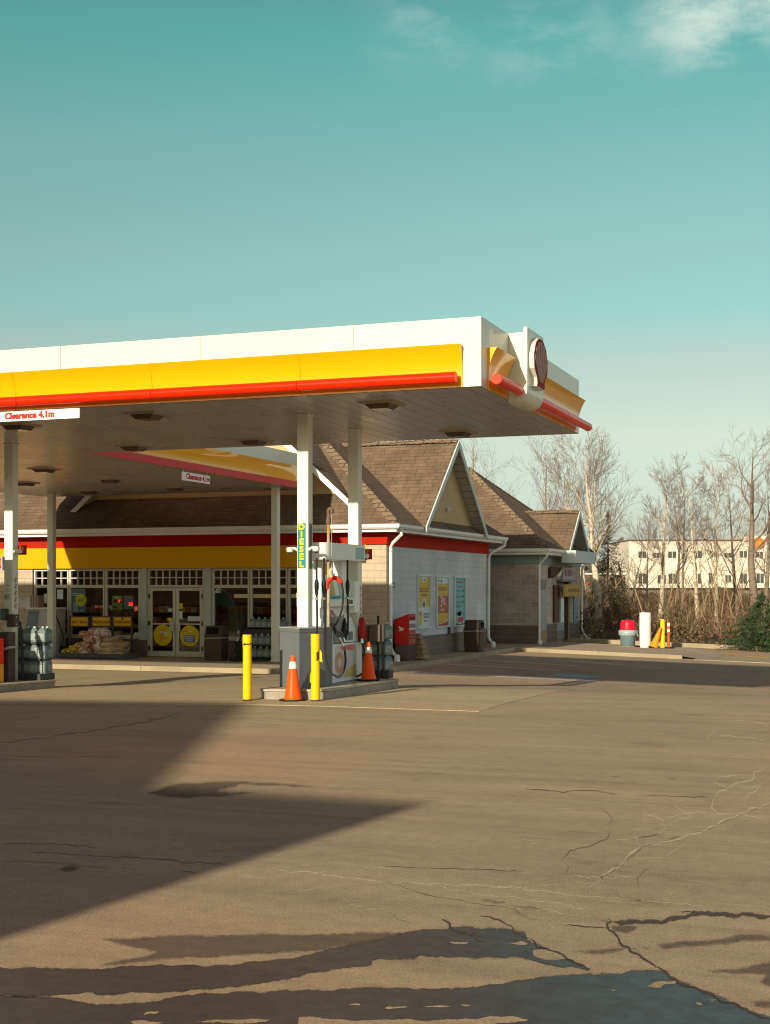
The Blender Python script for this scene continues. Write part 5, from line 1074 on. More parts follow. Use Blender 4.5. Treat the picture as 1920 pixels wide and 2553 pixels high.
# trays and bags
TRAY = paint('grey plastic tray', (.10, .085, .08), .6, var=.1, scale=4)
trx = [put(145, 1650, 34.4), put(197, 1650, 34.4), put(250, 1650, 34.4), put(306, 1650, 34.4)]
for i in range(3):
    t = thing('bag_tray', ['low grey tray under the yellow salt bags', 'low grey tray under the firewood bags', 'low grey tray under the kindling bags'][i], 'tray', ((trx[i]+trx[i+1])/2, 34.85, WZ), 0, 'grey trays under the bags'); w = (trx[i+1]-trx[i])/2-.004
    MB().box(-w, w, -.45, .45, .02, .15).build('deck', TRAY, t, bevel=.012); b = MB()
    for s in (-1, 0, 1): b.box(s*(w-.06)-.05, s*(w-.06)+.05, -.4, .4, 0, .019)
    b.build('feet', TRAY, t)
def bag_mat(name, c1, c2, c3):
    m, nt, b, n, l = newmat(name); v = mapping(nt, 1, 'obj'); f = noi(nt, v, 7, 5, .7); g = noi(nt, v, 16, 3, .6)
    c = mix(nt, c1, c2, ramp(nt, f, [(.42, 0), (.58, 1)])); c = mix(nt, c, c3, ramp(nt, g, [(.50, 0), (.58, 1)]))
    l.new(c, b.inputs['Base Color']); b.inputs['Roughness'].default_value = .35; bump(nt, b, noi(nt, v, 18, 4), .6, .02); return m
BAGF = [bag_mat('wood in clear bag', (.42, .20, .09), (.55, .48, .42), (.66, .62, .58)), bag_mat('wood in printed bag', (.48, .28, .14), (.62, .57, .52), (.36, .07, .04))]
BAGK = [bag_mat('kindling in net bag', (.46, .30, .14), (.34, .22, .12), (.50, .40, .26)), bag_mat('kindling bag plain', (.33, .22, .13), (.38, .27, .17), (.26, .17, .11))]
BAGS = bag_mat('yellow salt bag', (.75, .52, .005), (.55, .38, .005), (.16, .10, .01))
def bag(name, label, cat, group, p, sx, sy_, sz, m, rz=0, tilt=0, seed=0):
    b = MB(); nu, nv = 22, 14; vs = []
    for j in range(nv+1):
        ph = -math.pi/2+math.pi*j/nv
        for k in range(nu):
            th = 6.28318*k/nu; ce = lambda a, e: math.copysign(abs(a)**e, a)
            x = ce(math.cos(ph), .5)*ce(math.cos(th), .45); y = ce(math.cos(ph), .5)*ce(math.sin(th), .45); z = ce(math.sin(ph), .75)
            q = Vector((x*sx/2, y*sy_/2, z*sz/2)); d = noise.noise(q*7+Vector((seed*3.1, 0, 0))); e = noise.noise(q*17+Vector((seed*5.1, 2, 0)))
            q *= 1+.22*d+.16*e+.09*noise.noise(q*38+Vector((seed, 4, 0))); vs.append(q)
    b.add(vs, [(j*nu+k, j*nu+(k+1) % nu, (j+1)*nu+(k+1) % nu, (j+1)*nu+k) for j in range(nv) for k in range(nu)])
    b.add([(sx*.42, -.05, -.03), (sx*.60, -.10, .03), (sx*.62, .08, .04), (sx*.42, .06, .03)], [(0, 1, 2, 3)])
    o = b.build(name, m, smooth=180); o.location = p; o.rotation_euler = (tilt, .12*math.sin(seed*2.3), rz); return tag(o, label, cat, group)
def at(u, v, Y, dz=0): q = fY(u, v, Y); return Vector((q.x, Y, q.z+dz))
k = 0
LAY = ['bottom', 'second', 'third', 'fourth', 'top']
# salt: low heap
for i, (u, v) in enumerate([(168, 1632), (183, 1632), (198, 1632), (170, 1624), (185, 1623), (200, 1622), (190, 1614), (203, 1608)]):
    k += 1; row = 0 if i < 3 else 1 if i < 6 else 2
    bag('salt_bag', f'{["left","middle","right"][i % 3] if i < 6 else ["left","right"][i-6]} yellow salt bag in the {["bottom","middle","top"][row]} row of the heap', 'bag', 'yellow salt bags', at(u, v, 34.75+.05*(i % 2)), .26, .42, .17, BAGS, .2*(i % 3-1), .1, k)
for i, (u, v, sx, sz, rz) in enumerate([(216, 1630, .34, .22, .1), (228, 1630, .22, .34, 0), (246, 1630, .36, .22, -.1), (260, 1631, .30, .2, .2), (214, 1618, .34, .22, -.1), (238, 1616, .36, .26, .15), (252, 1612, .24, .36, 0), (221, 1606, .34, .22, .2), (243, 1600, .36, .24, -.2), (228, 1594, .30, .24, .1), (249, 1588, .34, .26, -.1), (236, 1576, .36, .24, .25), (255, 1578, .40, .26, -.35), (213, 1580, .30, .16, .4)]):
    k += 1; nm = ['leftmost bag of the bottom row', 'upright bag second from left in the bottom row', 'third bag of the bottom row', 'rightmost bag of the bottom row', 'left bag of the second row', 'middle bag of the second row', 'upright right bag of the second row', 'left bag of the third row', 'right bag of the third row', 'left bag of the fourth row', 'right bag of the fourth row', 'left bag at the very top', 'right bag at the very top', 'flat bag sticking out at the top left'][i]
    bag('firewood_bag', f'clear firewood bag, {nm}', 'bag', 'firewood bags', at(u, v, 34.7+.12*(i % 3)), sx, .46, sz, BAGF[i % 2], rz, .15*((i*7) % 3-1), k)
for i, (u, v, sx, sz, m) in enumerate([(277, 1631, .46, .20, 0), (301, 1630, .40, .18, 1), (276, 1618, .48, .22, 0), (301, 1618, .40, .2, 1), (278, 1606, .48, .2, 0), (302, 1606, .42, .2, 1), (282, 1594, .46, .19, 1)]):
    k += 1; bag('kindling_bag', f'tan kindling bag, {["left of the bottom layer","right of the bottom layer","left of the second layer","right of the second layer","left of the third layer","right of the third layer","single bag on top"][i]}', 'bag', 'kindling bags', at(u, v, 34.7), sx, .5, sz, BAGK[m], .06*(i % 3-1), 0, k)
# bin and washer stand by the doors
def box_bin(name, label, p, w, d, h, mouth=True):
    t = thing(name, label, 'bin', p, 0, 'brown waste bins'); b = MB(); z1 = h*.70
    b.loft([[(x*s, y*s, z) for x, y in rrect(-w/2, w/2, -d/2, d/2, .04, 3)] for s, z in ((.93, 0), (1, z1))]); b.build('body', BROWN, t, smooth=40)
    b = MB(); b.loft([[(x*s, y*s, z) for x, y in rrect(-w/2, w/2, -d/2, d/2, .05, 3)] for s, z in ((1.05, z1+.002), (1.05, z1+.04), (.96, z1+.06), (.90, h-.02), (.84, h))]); b.build('lid', BROWN, t, smooth=40)
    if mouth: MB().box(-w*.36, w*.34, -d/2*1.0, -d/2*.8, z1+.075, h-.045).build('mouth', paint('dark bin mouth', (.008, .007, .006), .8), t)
    b = MB(); n = 24; pts = []
    for i in range(n+1):
        q = rrect(-w/2*1.04, w/2*1.04, -d/2*1.04, d/2*1.04, .05, 5)[i % 24]; pts.append((q[0], q[1], z1-.03-.03*abs(math.sin(i*1.3))))
    b.tube(pts, .018, 5); b.build('bag_edge', paint('clear bag edge', (.30, .28, .27), .3), t, smooth=True); return t
box_bin('waste_bin', 'brown square bin with a white bag edge right of the double doors', (put(538, 1650, 34.9)+.0, 34.95, WZ), .54, .5, .98)
t = thing('washer_stand', 'black squeegee stand with long handles between bin and jug rack', 'stand', (put(600, 1650, 34.8), 34.8, WZ))
b = MB(); b.box(-.25, .1, -.2, .2, 0, .08); b.loft([[(x*s, y*s, z) for x, y in rrect(-.13, .13, -.11, .11, .04, 3)] for s, z in ((.9, .081), (1, .55))]); b.build('bucket', BLACK, t); b = MB(); b.tube([(-.05, 0, .5), (.12, -.05, .98)], .012, 6); b.tube([(-.30, -.1, .05), (-.02, 0, .55)], .012, 6); b.tube([(.1, -.05, .95), (.16, -.07, 1.06)], .03, 6); b.tube([(.02, 0, .5), (-.08, .05, 1.5)], .012, 6); b.build('handle', BLACK, t); b = MB(); b.tube([(-.08, -.09, .42), (-.035, -.1, .66)], .012, 6); b.tube([(-.03, -.1, .78), (0.0, -.1, .86)], .016, 6); b.build('metal_handle', CHR, t)
# ice chest, sign boxes, air machine at the left
t = thing('ice_chest', 'white ice chest with sloping grey lids behind the left column', 'ice chest', (put(93, 1600, 35.1), 35.42, WZ))
hw = .52; b = MB(); b.loft([[(x, yy, z) for yy, z in ((-.35, 0), (.4, 0), (.4, 1.42), (-.10, 1.42), (-.35, .5))] for x in (-hw, hw)]); b.build('body', paint('chest white', (.40, .39, .36), .4, dirt=.15), t, bevel=.01)
b = MB(); b.slab([(-hw+.06, -.352, .55), (-.06, -.352, .55), (-.06, -.117, 1.37), (-hw+.06, -.117, 1.37)][::1], .02); b.build('lid', paint('grey lid glass', (.16, .19, .20), .2), t); b = MB(); b.slab([(.06, -.354, .55), (hw-.04, -.354, .55), (hw-.04, -.119, 1.37), (.06, -.119, 1.37)], .02); b.build('lid', paint('pale lid', (.42, .42, .40), .3), t)
b = MB(); b.box(-hw-.02, hw+.02, -.14, .42, 1.421, 1.46); b.build('top', WHITE, t)
t = thing('printed_carton', 'white carton printed liquid with a striped end on top of the ice chest', 'carton', (put(66, 1520, 35.3), 35.45, WZ+1.46))
MB().box(-.36, .13, -.15, .15, 0, .36).build('box', paint('carton white', (.55, .54, .50), .5), t); MB().box(.131, .42, -.14, .15, 0, .37).build('striped_end', paint('striped tan panel', (.22, .15, .11), .6), t)
b = MB()
for i in range(5): b.box(.15+.055*i, .17+.055*i, -.144, -.1405, .01, .36)
b.build('stripes', paint('pale stripe', (.38, .32, .26), .6), t); text('liquid', .07, paint('green grey print', (.16, .22, .18), .5), t, Matrix.Translation((-.12, -.151, .28)) @ Matrix.Rotation(R(90), 4, 'X')); b = MB(); b.box(-.34, .11, -.1525, -.1505, .335, .35); b.build('print_line', paint('dark print', (.10, .10, .10), .5), t)
t = thing('atm_sign', 'red letters ATM glowing dimly behind the left shop window', 'sign', (put(105, 1509, 36.5), 36.6, fY(105, 1509, 36.6).z)); MB().box(-.26, .26, 0, .05, -.13, .12).build('board', paint('dim tan board', (.16, .11, .07), .5), t, bevel=.02); text('ATM', .14, paint('dull red letters', (.30, .04, .02), .5), t, Matrix.Translation((.0, -.002, 0)) @ Matrix.Rotation(R(90), 4, 'X'), bold=.006)
t = thing('air_machine', 'tall grey air machine with a black hose right of the left rear column', 'air pump', (put(144, 1600, 35.2), 35.25, WZ)); MB().box(-.13, .11, -.15, .2, 0, 1.42).build('body', paint('air machine grey', (.30, .28, .26), .5, dirt=.1), t, bevel=.02); MB().box(.03, .4, -.1, .2, 0, .32).build('foot', BLACK, t); hose(t, [(-.05, -.17, 1.25), (.02, -.2, 1.3), (.06, -.2, 1.18), (.15, -.15, .9), (.22, -.1, .6), (.18, -.1, .3)], .018)
# stickers, posters and small screens in the windows (just behind or on the panes)
def pane_sheet(name, label, cat, ua, ub, va, vb, m, Y=YF+.09, th=.004):
    p, q = fY(ua, va, Y), fY(ub, vb, Y); t = thing(name, label, cat, ((p.x+q.x)/2, Y, (p.z+q.z)/2)); w, h = (q.x-p.x)/2, (p.z-q.z)/2
    MB().box(-w, w, -th, 0, -h, h).build('sheet', m, t); return t, w, h
def bits(t, name, m, L, y=-.0055):
    if len(L) == 2: bits(t, name, m, L[:1], y); return bits(t, name, m, L[1:], y)
    b = MB()
    for x0, x1, z0, z1 in L: b.box(x0, x1, y, y+.001, z0, z1)
    return b.build(name, m, t)
GP = paint('white poster paper', (.62, .66, .64), .5, var=.04)
pane_sheet('paper_notice', 'blank white sheet high in the leftmost window', 'notice', 142.5, 157.5, 1470, 1494, GP); pane_sheet('paper_notice', 'pale white sheet just left of the rear column in the window', 'notice', 110, 117, 1480, 1504, GP)
t, w, h = pane_sheet('window_poster', 'blue poster with a yellow starburst reading 10 in the window', 'poster', 174.5, 213.5, 1468, 1527.5, paint('blue grey poster', (.10, .16, .18), .5, var=.1))
b = MB(); n = 36; sp_ = []
for i in range(n): a = 6.28318*i/n; r = (.21 if i % 2 else .175); sp_.append((.12+r*math.cos(a), .02+r*math.sin(a)))
b.loft([[(x, y, z) for x, z in sp_] for y in (-.006, -.0085)]); b.build('starburst', paint('yellow green burst', (.48, .46, .02), .5), t)
text('$10', .09, paint('dark green print', (.05, .09, .06), .5), t, Matrix.Translation((.11, -.0095, .02)) @ Matrix.Rotation(R(90), 4, 'X'), ext=.0005, bold=.003); bits(t, 'card', paint('pale blue card', (.26, .30, .32), .5), [(-.33, -.10, -h+.0, .05)][0:0]+[(-.17, .0, -h+.01, -.06)]); bits(t, 'print', paint('pale print', (.34, .42, .42), .5), [(-w+.04, .05, .21, .235), (-w+.04, .10, .155, .18), (.05, .18, -h+.05, -h+.08)])
LED = emit('red led digits', (1, .02, .015), 1.6); t, w, h = pane_sheet('price_board', 'green lottery board with red lit digits in the third window', 'display', 279.5, 305.5, 1485, 1521, paint('green board', (.13, .20, .04), .5, var=.15, scale=9))
bits(t, 'screen', paint('dark red screen', (.10, .015, .012), .3), [(-w+.04, w-.03, -.0, .10), (-w+.04, 0, -.17, -.09)]); text('17', .075, LED, t, Matrix.Translation((.06, -.007, .05)) @ Matrix.Rotation(R(90), 4, 'X'), ext=.0005, bold=.004); bits(t, 'print', paint('pale print', (.34, .42, .42), .5), [(-.08, .06, .14, .18)])
t, w, h = pane_sheet('price_board', 'grey blue lottery board with brighter red lit digits in the third window', 'display', 309, 333, 1485, 1519, paint('grey blue board', (.12, .15, .17), .5, var=.15, scale=9)); text('38', .10, LED, t, Matrix.Translation((.07, -.007, -.06)) @ Matrix.Rotation(R(90), 4, 'X'), ext=.0005, bold=.006); bits(t, 'print', paint('dim pink print', (.32, .10, .12), .5), [(-.10, .0, .05, .09), (-.1, .08, .13, .16)])
pane_sheet('window_sticker', 'tiny white sticker at the lower right corner of the third window', 'sticker', 335, 345, 1577, 1584, GP)
t, w, h = pane_sheet('window_sticker', 'white and dark picture sticker at the top of the window right of the doors', 'sticker', 531, 550, 1463, 1478, paint('sticker white', (.50, .48, .44), .5)); bits(t, 'print', paint('dark print', (.10, .10, .10), .5), [(-w+.02, w-.02, -h+.06, h-.03)]); b = MB(); b.slab([(-.05, -.0068, -.04), (.05, -.0068, -.02), (.1, -.0068, .05), (.0, -.0068, .03)], .001); b.build('figure', GP, t)
t, w, h = pane_sheet('window_sticker', 'narrow strip of small pale stickers left of the bin beside the doors', 'sticker', 531, 537.5, 1517, 1546, paint('dim lilac strip', (.22, .19, .19), .5, var=.4, scale=12))
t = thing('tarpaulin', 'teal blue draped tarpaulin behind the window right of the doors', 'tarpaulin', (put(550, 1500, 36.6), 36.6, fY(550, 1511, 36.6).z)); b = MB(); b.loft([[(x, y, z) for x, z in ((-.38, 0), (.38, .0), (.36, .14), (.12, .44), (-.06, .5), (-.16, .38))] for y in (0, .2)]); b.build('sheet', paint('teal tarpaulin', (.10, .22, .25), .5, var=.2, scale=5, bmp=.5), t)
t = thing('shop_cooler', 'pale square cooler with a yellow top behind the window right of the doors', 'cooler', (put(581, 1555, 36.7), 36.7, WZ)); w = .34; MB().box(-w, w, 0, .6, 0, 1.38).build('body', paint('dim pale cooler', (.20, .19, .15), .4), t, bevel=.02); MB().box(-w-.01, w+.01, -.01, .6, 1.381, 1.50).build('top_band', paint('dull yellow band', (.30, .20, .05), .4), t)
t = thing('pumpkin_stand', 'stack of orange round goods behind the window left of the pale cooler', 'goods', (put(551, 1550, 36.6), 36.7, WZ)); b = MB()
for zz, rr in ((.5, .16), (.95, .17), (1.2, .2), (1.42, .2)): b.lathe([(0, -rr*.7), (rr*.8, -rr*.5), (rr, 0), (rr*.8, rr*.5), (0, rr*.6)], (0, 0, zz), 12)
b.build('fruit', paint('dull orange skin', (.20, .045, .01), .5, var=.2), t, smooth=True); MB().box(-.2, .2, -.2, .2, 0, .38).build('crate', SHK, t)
t = thing('shop_lamp', 'small bright round lamp inside the shop right of the window bar', 'lamp', fY(627, 1509, 37.2)); MB().lathe([(0, -.045), (.035, -.03), (.045, 0), (.03, .035), (0, .045)], seg=12).build('bulb', emit('lit bulb', (1, .85, .55), 4), t, smooth=True); MB().tube([(0, 0, .045), (0, 0, 1.6)], .006, 5).build('flex', BLACK, t)
t = thing('reflector_stick', 'short orange reflective stick leaning against the rear white column', 'marker', fD(695, 1608, 22.3)); t.location = (COLC.x+.16, COLC.y-.17, WZ); b = MB(); b.slab([(.07, -.02, .0), (.12, -.02, .0), (.065, -.01, .83), (.015, -.01, .83)], .012); b.build('stick', paint('orange reflective stick', (.80, .20, .08), .4), t)
# ------------------------------------------------------------------ along the side wall
def onwall(ua, ub, va, vb, um=None):
    a, c = fX(ua, va, XS), fX(ub, va, XS); zt_ = a.z; zb_ = fX(ua, vb, XS).z; return (a.y+c.y)/2, abs(c.y-a.y)/2, (zt_+zb_)/2, (zt_-zb_)/2
PF = paint('white poster frame', (.56, .62, .62), .4, var=.03); PY = paint('poster yellow', (.56, .38, .03), .4, var=.04); PRD = paint('poster red', (.45, .09, .05), .4, var=.03); PT = paint('poster teal', (.13, .38, .38), .4, var=.04); PWH = paint('poster white', (.54, .60, .60), .4); PDK = paint('poster dark print', (.08, .07, .08), .5); PBR = paint('poster brown print', (.30, .10, .03), .5); PPK = paint('poster pink', (.45, .05, .13), .4)
def poster(label, ua, ub, va, vb):
    y, w, z, h = onwall(ua, ub, va, vb); t = thing('wall_poster', label, 'poster', (XS+.003, y, z), R(90), 'framed posters on the side wall')
    b = MB(); f = .06; b.box(-w, w, -.05, 0, h-f*.9, h); b.box(-w, w, -.05, 0, -h, -h+f*.9); b.box(-w, -w+f, -.05, 0, -h+f*.9, h-f*.9); b.box(w-f, w, -.05, 0, -h+f*.9, h-f*.9); b.build('frame', PF, t, bevel=.006); return t, w-f, h-f*.9
def art(t, name, m, L, W_, H_, y):                    # rectangles or outlines in fractions of the sheet
    if len(L) == 2: art(t, name, m, L[:1], W_, H_, y); return art(t, name, m, L[1:], W_, H_, y)
    b = MB()
    for s in L:
        pts = [(s[0], s[2]), (s[1], s[2]), (s[1], s[3]), (s[0], s[3])] if not hasattr(s[0], '__len__') else s
        b.loft([[(x*W_, yy, z*H_) for x, z in pts] for yy in (y, y-.0015)])
    return b.build(name, m, t)
def ell(cx, cz, rx, rz, n=16, a0=0, a1=360): return [(cx+rx*math.cos(R(a0+(a1-a0)*i/n)), cz+rz*math.sin(R(a0+(a1-a0)*i/n))) for i in range(n+(a1-a0 < 360))]
def lines_(x0, x1, z0, z1, rows, seed):               # rows of small print
    L = []; r_ = random.Random(seed); dz = (z1-z0)/rows
    for i in range(rows):
        x = x0+r_.uniform(0, .1); e = x1-r_.uniform(0, .1)
        while x < e-.03: w_ = r_.uniform(.06, .2); L.append((x, min(e, x+w_), z0+dz*i+dz*.2, z0+dz*i+dz*.75)); x += w_+.04
    return L
t, w, h = poster('yellow and white poster nearest the red mailbox', 1039.5, 1071.3, 1432, 1569)
art(t, 'sheet', PWH, [(-1, 1, -1, 1)], w, h, -.01); art(t, 'yellow_field', PY, [[(-1, .96), (-.35, .96), (-.35, .85), (-.2, .76), (.2, .76), (.35, .85), (.35, .96), (1, .96), (1, -.22), (.5, -.22), (.48, -.05), (.25, .12), (-.1, .12), (-.3, .0), (-.42, -.22), (-1, -.22)]], w, h, -.0125)
art(t, 'print', PBR, lines_(-.85, .85, .37, .56, 2, 3), w, h, -.0145); art(t, 'print', PDK, lines_(-.5, .6, .21, .31, 2, 5)+[(-.22, -.12, .84, .9), (.05, .2, .83, .9)]+lines_(-.25, .3, -.02, .03, 1, 2)+[ell(.02, -.11, .24, .08), (-.1, .15, -.23, -.2)], w, h, -.0145); art(t, 'pencil', PY, [[(-.95, -.36), (-.35, -.36), (-.35, -.86), (-.65, -.96), (-.95, -.86)]], w, h, -.0125); art(t, 'pencil_band', PPK, [(-.95, -.35, -.5, -.44)], w, h, -.0145); art(t, 'print', PDK, lines_(-.1, .9, -.66, -.44, 4, 9)+lines_(0, .8, -.80, -.72, 2, 11), w, h, -.0125); art(t, 'badge', paint('poster green', (.10, .18, .10), .5), [ell(.06, -.12, .13, .05)], w, h, -.0165)
t, w, h = poster('yellow and red poster with a 3 cent fuel offer, middle one', 1086.5, 1117.5, 1435, 1566)
art(t, 'sheet', PY, [(-1, 1, -1, .74)], w, h, -.01); art(t, 'header', PWH, [(-1, 1, .741, 1)], w, h, -.01); art(t, 'print', PDK, [(-.7, -.55, .80, .9)], w, h, -.0125); art(t, 'print', PDK, [(-.3, -.1, .79, .9)], w, h, -.0125); art(t, 'print', PBR, lines_(-.75, .8, .44, .62, 2, 21), w, h, -.0125); art(t, 'red_field', PRD, [(-1, 1, -.47, .24)], w, h, -.0125)
text('3', .34, PWH, t, Matrix.Translation((-.10, -.0155, -.02*h)) @ Matrix.Rotation(R(90), 4, 'X'), ext=.001, bold=.008); text('¢/L', .20, PWH, t, Matrix.Translation((.10, -.0155, .0*h)) @ Matrix.Rotation(R(90), 4, 'X'), ext=.001, bold=.008, sx=1.05); text('on fuel', .10, PWH, t, Matrix.Translation((0, -.0155, -.33*h)) @ Matrix.Rotation(R(90), 4, 'X'), ext=.001, bold=.003, sx=.95); art(t, 'swoosh', PRD, [[(-1, -1), (1, -1), (1, -.78), (.4, -.88), (-1, -.95)]], w, h, -.0125); art(t, 'swoosh_edge', PWH, [[(1, -.78), (1, -.72), (.3, -.86), (-1, -.93), (-1, -.95), (.4, -.88)]], w, h, -.0125)
t, w, h = poster('teal poster with a pink car picture, nearest the corner', 1131, 1159, 1436.5, 1563.5)
art(t, 'sheet', PT, [(-1, 1, -1, 1)], w, h, -.01); art(t, 'print', PPK, [x for x in lines_(-.65, .6, .76, .88, 1, 31)]+lines_(-.6, .6, .58, .70, 1, 33), w, h, -.0125); art(t, 'print', PDK, [(.5, .92, .42, .5), (.45, .92, .17, .25), (.55, .9, -.05, .02)]+lines_(-.85, .3, .42, .47, 1, 35)+lines_(-.85, .3, .16, .22, 1, 36)+lines_(-.85, .3, -.06, -.01, 1, 37)+lines_(-.85, .1, -.26, -.16, 2, 38), w, h, -.0125)
art(t, 'car_roof', paint('pale grey print', (.30, .38, .38), .4), [ell(.0, -.62, .62, .20), ell(-.1, -.50, .45, .12)], w, h, -.0125); art(t, 'car_outline', PDK, [[(-.75, -.6), (-.5, -.38), (-.1, -.32), (-.1, -.34), (-.46, -.40), (-.68, -.6)], (-1, 1, -1, -.93), [(.75, -.62), (.8, -.45), (.76, -.45), (.70, -.62)]], w, h, -.0125); art(t, 'car_body', PPK, [[(-.4, -.88), (.55, -.88), (.8, -.72), (.75, -.66), (-.25, -.68), (-.5, -.76)], ell(-.85, -.6, .12, .05)], w, h, -.0145); art(t, 'car_bumper', PWH, [(-.25, .35, -.95, -.9), [(-.7, -.85), (-.55, -.78), (-.45, -.92), (-.55, -.95)], [(.75, -.78), (.85, -.78), (.75, -.95), (.6, -.95)]], w, h, -.0165)
q = fX(976.5, 1459, XS); t = thing('wall_plate', 'small grey square plate on the white block wall by the front corner', 'sign', (XS+.003, q.y, q.z), R(90)); MB().box(-.20, .20, -.02, 0, -.075, .075).build('plate', paint('dark grey plate', (.10, .09, .10), .5), t); b = MB(); b.lathe([(.03, 0), (.045, 0), (.045, .002), (.03, .002)], seg=14); o = b.build('mark', PWH, t); o.matrix_basis = Matrix.Translation((.03, -.021, 0)) @ Matrix.Rotation(R(90), 4, 'X') @ Matrix.Diagonal((2.2, 1, 1, 1))
q = fX(1118, 1572, XS); t = thing('wall_outlet', 'small dark outlet box low on the side wall between two posters', 'outlet', (XS+.002, q.y, q.z), R(90)); MB().box(-.09, .09, -.05, 0, -.11, .11).build('cover', BXB, t, bevel=.01)
# mailbox
t = thing('mailbox', 'red street mailbox with sloping top and white arrow mark by the corner', 'mailbox', (-12.95, 36.72, WZ)); MR = paint('mailbox red', (.52, .018, .012), .35, var=.04); MBB = paint('mailbox base', (.13, .095, .085), .6, var=.1)
b = MB(); b.loft([[(x, yy, z) for x, z in ((-.21, .46), (.22, .46), (.22, 1.33), (-.21, 1.17))] for yy in (-.3, .3)]); b.build('body', MR, t, bevel=.012)
b = MB(); b.box(-.19, .20, -.28, .28, 0, .458); b.build('base', MBB, t, bevel=.01); b = MB()
for i in range(7): b.box(-.17+.055*i, -.15+.055*i, -.29, -.281, .02, .44)
for i in range(9): b.box(.201, .21, -.26+.06*i, -.235+.06*i, .02, .44)
b.build('base_ribs', MBB, t)
b = MB(); b.slab([(-.10, -.302, .99), (.09, -.302, .91), (.05, -.302, .87), (-.09, -.302, .83), (-.05, -.302, .89)], .002); b.slab([(-.06, -.3025, .89), (.06, -.3025, .915), (.05, -.3025, .85), (-.05, -.3025, .84)], .001); b.build('arrow_emblem', paint('mailbox white', (.62, .58, .52), .4), t)
b = MB(); b.box(.221, .226, -.27, .27, 1.05, 1.13); b.box(.221, .226, -.27, .27, .88, .92); b.build('label_strip', PWH, t); b = MB(); b.box(.221, .2255, -.27, .27, .925, 1.045); b.build('notice', paint('violet grey notice', (.20, .17, .22), .5, var=.3, scale=20), t); b = MB(); b.box(.221, .228, -.27, .27, .70, .73); b.box(.221, .228, -.27, .27, .62, .65); b.box(.221, .24, -.2, .2, 1.16, 1.24); b.build('slot', paint('dark slot', (.05, .01, .01), .5), t); b = MB(); b.box(.2205, .2235, -.28, .28, .47, .85); b.build('door', paint('faded mailbox red', (.36, .07, .045), .45, var=.08), t)
t = thing('wooden_planter', 'stepped tan wooden planter standing right behind the mailbox', 'planter', (-12.86, 37.5, WZ)); b = MB()
for i in range(5): s = .32-.045*i; b.box(-s, s, -s, s, .02+.14*i, .15+.14*i)
b.build('boards', paint('weathered tan board', (.30, .21, .13), .8, var=.2, scale=5), t, bevel=.008); MB().box(-.1, .1, -.1, .1, .71, .74).build('cap', paint('weathered tan board', (.30, .21, .13)), t)
t = box_bin('waste_bin', 'brown dome lidded bin with bag against the white side wall', (-12.62, 42.5, WZ), .56, .56, 1.02, False); b = MB(); b.box(.20, .292, -.14, .14, .78, .95); b.build('mouth', MATS['dark bin mouth'], t)

# ------------------------------------------------------------------ bins and posts on the apron
def ap(u, v):
    z = -.5
    for _ in range(40): p = fZ(u, v, z); z = .5*z+.5*(apz(p.x, p.y) if p.x < -6.1 else ground_z(p.x, p.y))
    return Vector((p.x, p.y, z))
GB = paint('grey bin plastic', (.12, .17, .19), .4, var=.06, scale=4); p = ap(1565.5, 1611)
t = thing('round_bin', 'round grey bin with a red dome lid and clear bag', 'bin', p); b = MB(); b.lathe([(.0, 0), (.245, 0), (.26, .02), (.29, .46), (.31, .47), (.315, .56), (.29, .57), (.29, .60)], seg=28); b.build('barrel', GB, t, smooth=35)
b = MB(); b.lathe([(.285, .60), (.285, .62), (.275, .86), (.25, .92), (.14, .965), (.0, .98)], seg=28); b.build('dome_lid', paint('red lid plastic', (.72, .01, .03), .35, var=.04), t, smooth=35)
b = MB(); n = 24; rg = []
for r0_, z in ((.30, .60), (.345, .57), (.35, .50), (.335, .43), (.32, .40)): rg.append([((r0_+.012*noise.noise(Vector((k*.9, z*9, 1))))*math.cos(6.28318*k/n), (r0_+.012*noise.noise(Vector((k*.9, z*9, 1))))*math.sin(6.28318*k/n), z+.02*noise.noise(Vector((k*1.1, 3, z*5)))) for k in range(n)])
b.loft(rg, False); b.build('bag_skirt', paint('clear grey bag', (.30, .36, .38), .25, var=.1, scale=9), t, smooth=180); b = MB(); b.loft([[(.32, -.1, .55), (.36, -.1, .50), (.37, .0, .55), (.33, .0, .6)], [(.37, -.08, .36), (.40, -.05, .34), (.40, .0, .38), (.36, .02, .4)]]); b.build('bag_tail', MATS['clear grey bag'], t)
MB().prism([(p.x-.28, p.y-.3), (p.x+.38, p.y-.3), (p.x+.38, p.y+.3), (p.x-.28, p.y+.3)], lambda x, y: apz(x, y)-.05, lambda x, y: apz(x, y)+.004).build('bin_slab', CONC, t).matrix_basis = Matrix.Translation(-p)
p = ap(1609, 1614); t = thing('white_cylinder', 'tall white dented cylinder post between the round bin and yellow bollard', 'post', p); b = MB(); rg = []; n = 28
for i in range(10):
    z = 1.27*i/9; rg.append([((.21*(1+(.04*noise.noise(Vector((k*.35, z*2.2, 4))) if 0 < i < 9 else 0)))*math.cos(6.28318*k/n), .21*(1+(.04*noise.noise(Vector((k*.35, z*2.2, 4))) if 0 < i < 9 else 0))*math.sin(6.28318*k/n), z) for k in range(n)])
b.loft(rg); b.build('shell', paint('chalky white', (.66, .66, .64), .6, var=.04, dirt=.12), t, smooth=35); b = MB(); b.tube([(-.35, -.1, .03), (.4, -.15, .03)], .03, 6); b.build('pipe_foot', BLACK, t)
p = ap(1652, 1616); t = thing('bollard', 'thin yellow bollard on the apron right of the white cylinder', 'bollard', p); b = MB(); b.lathe([(.085, 0), (.085, 1.0), (.06, 1.05), (0, 1.06)], seg=18); b.build('sleeve', YPAINT, t, smooth=35); MB().box(-.16, .3, -.12, .12, -.02, .02).build('foot_plate', BLACK, t)
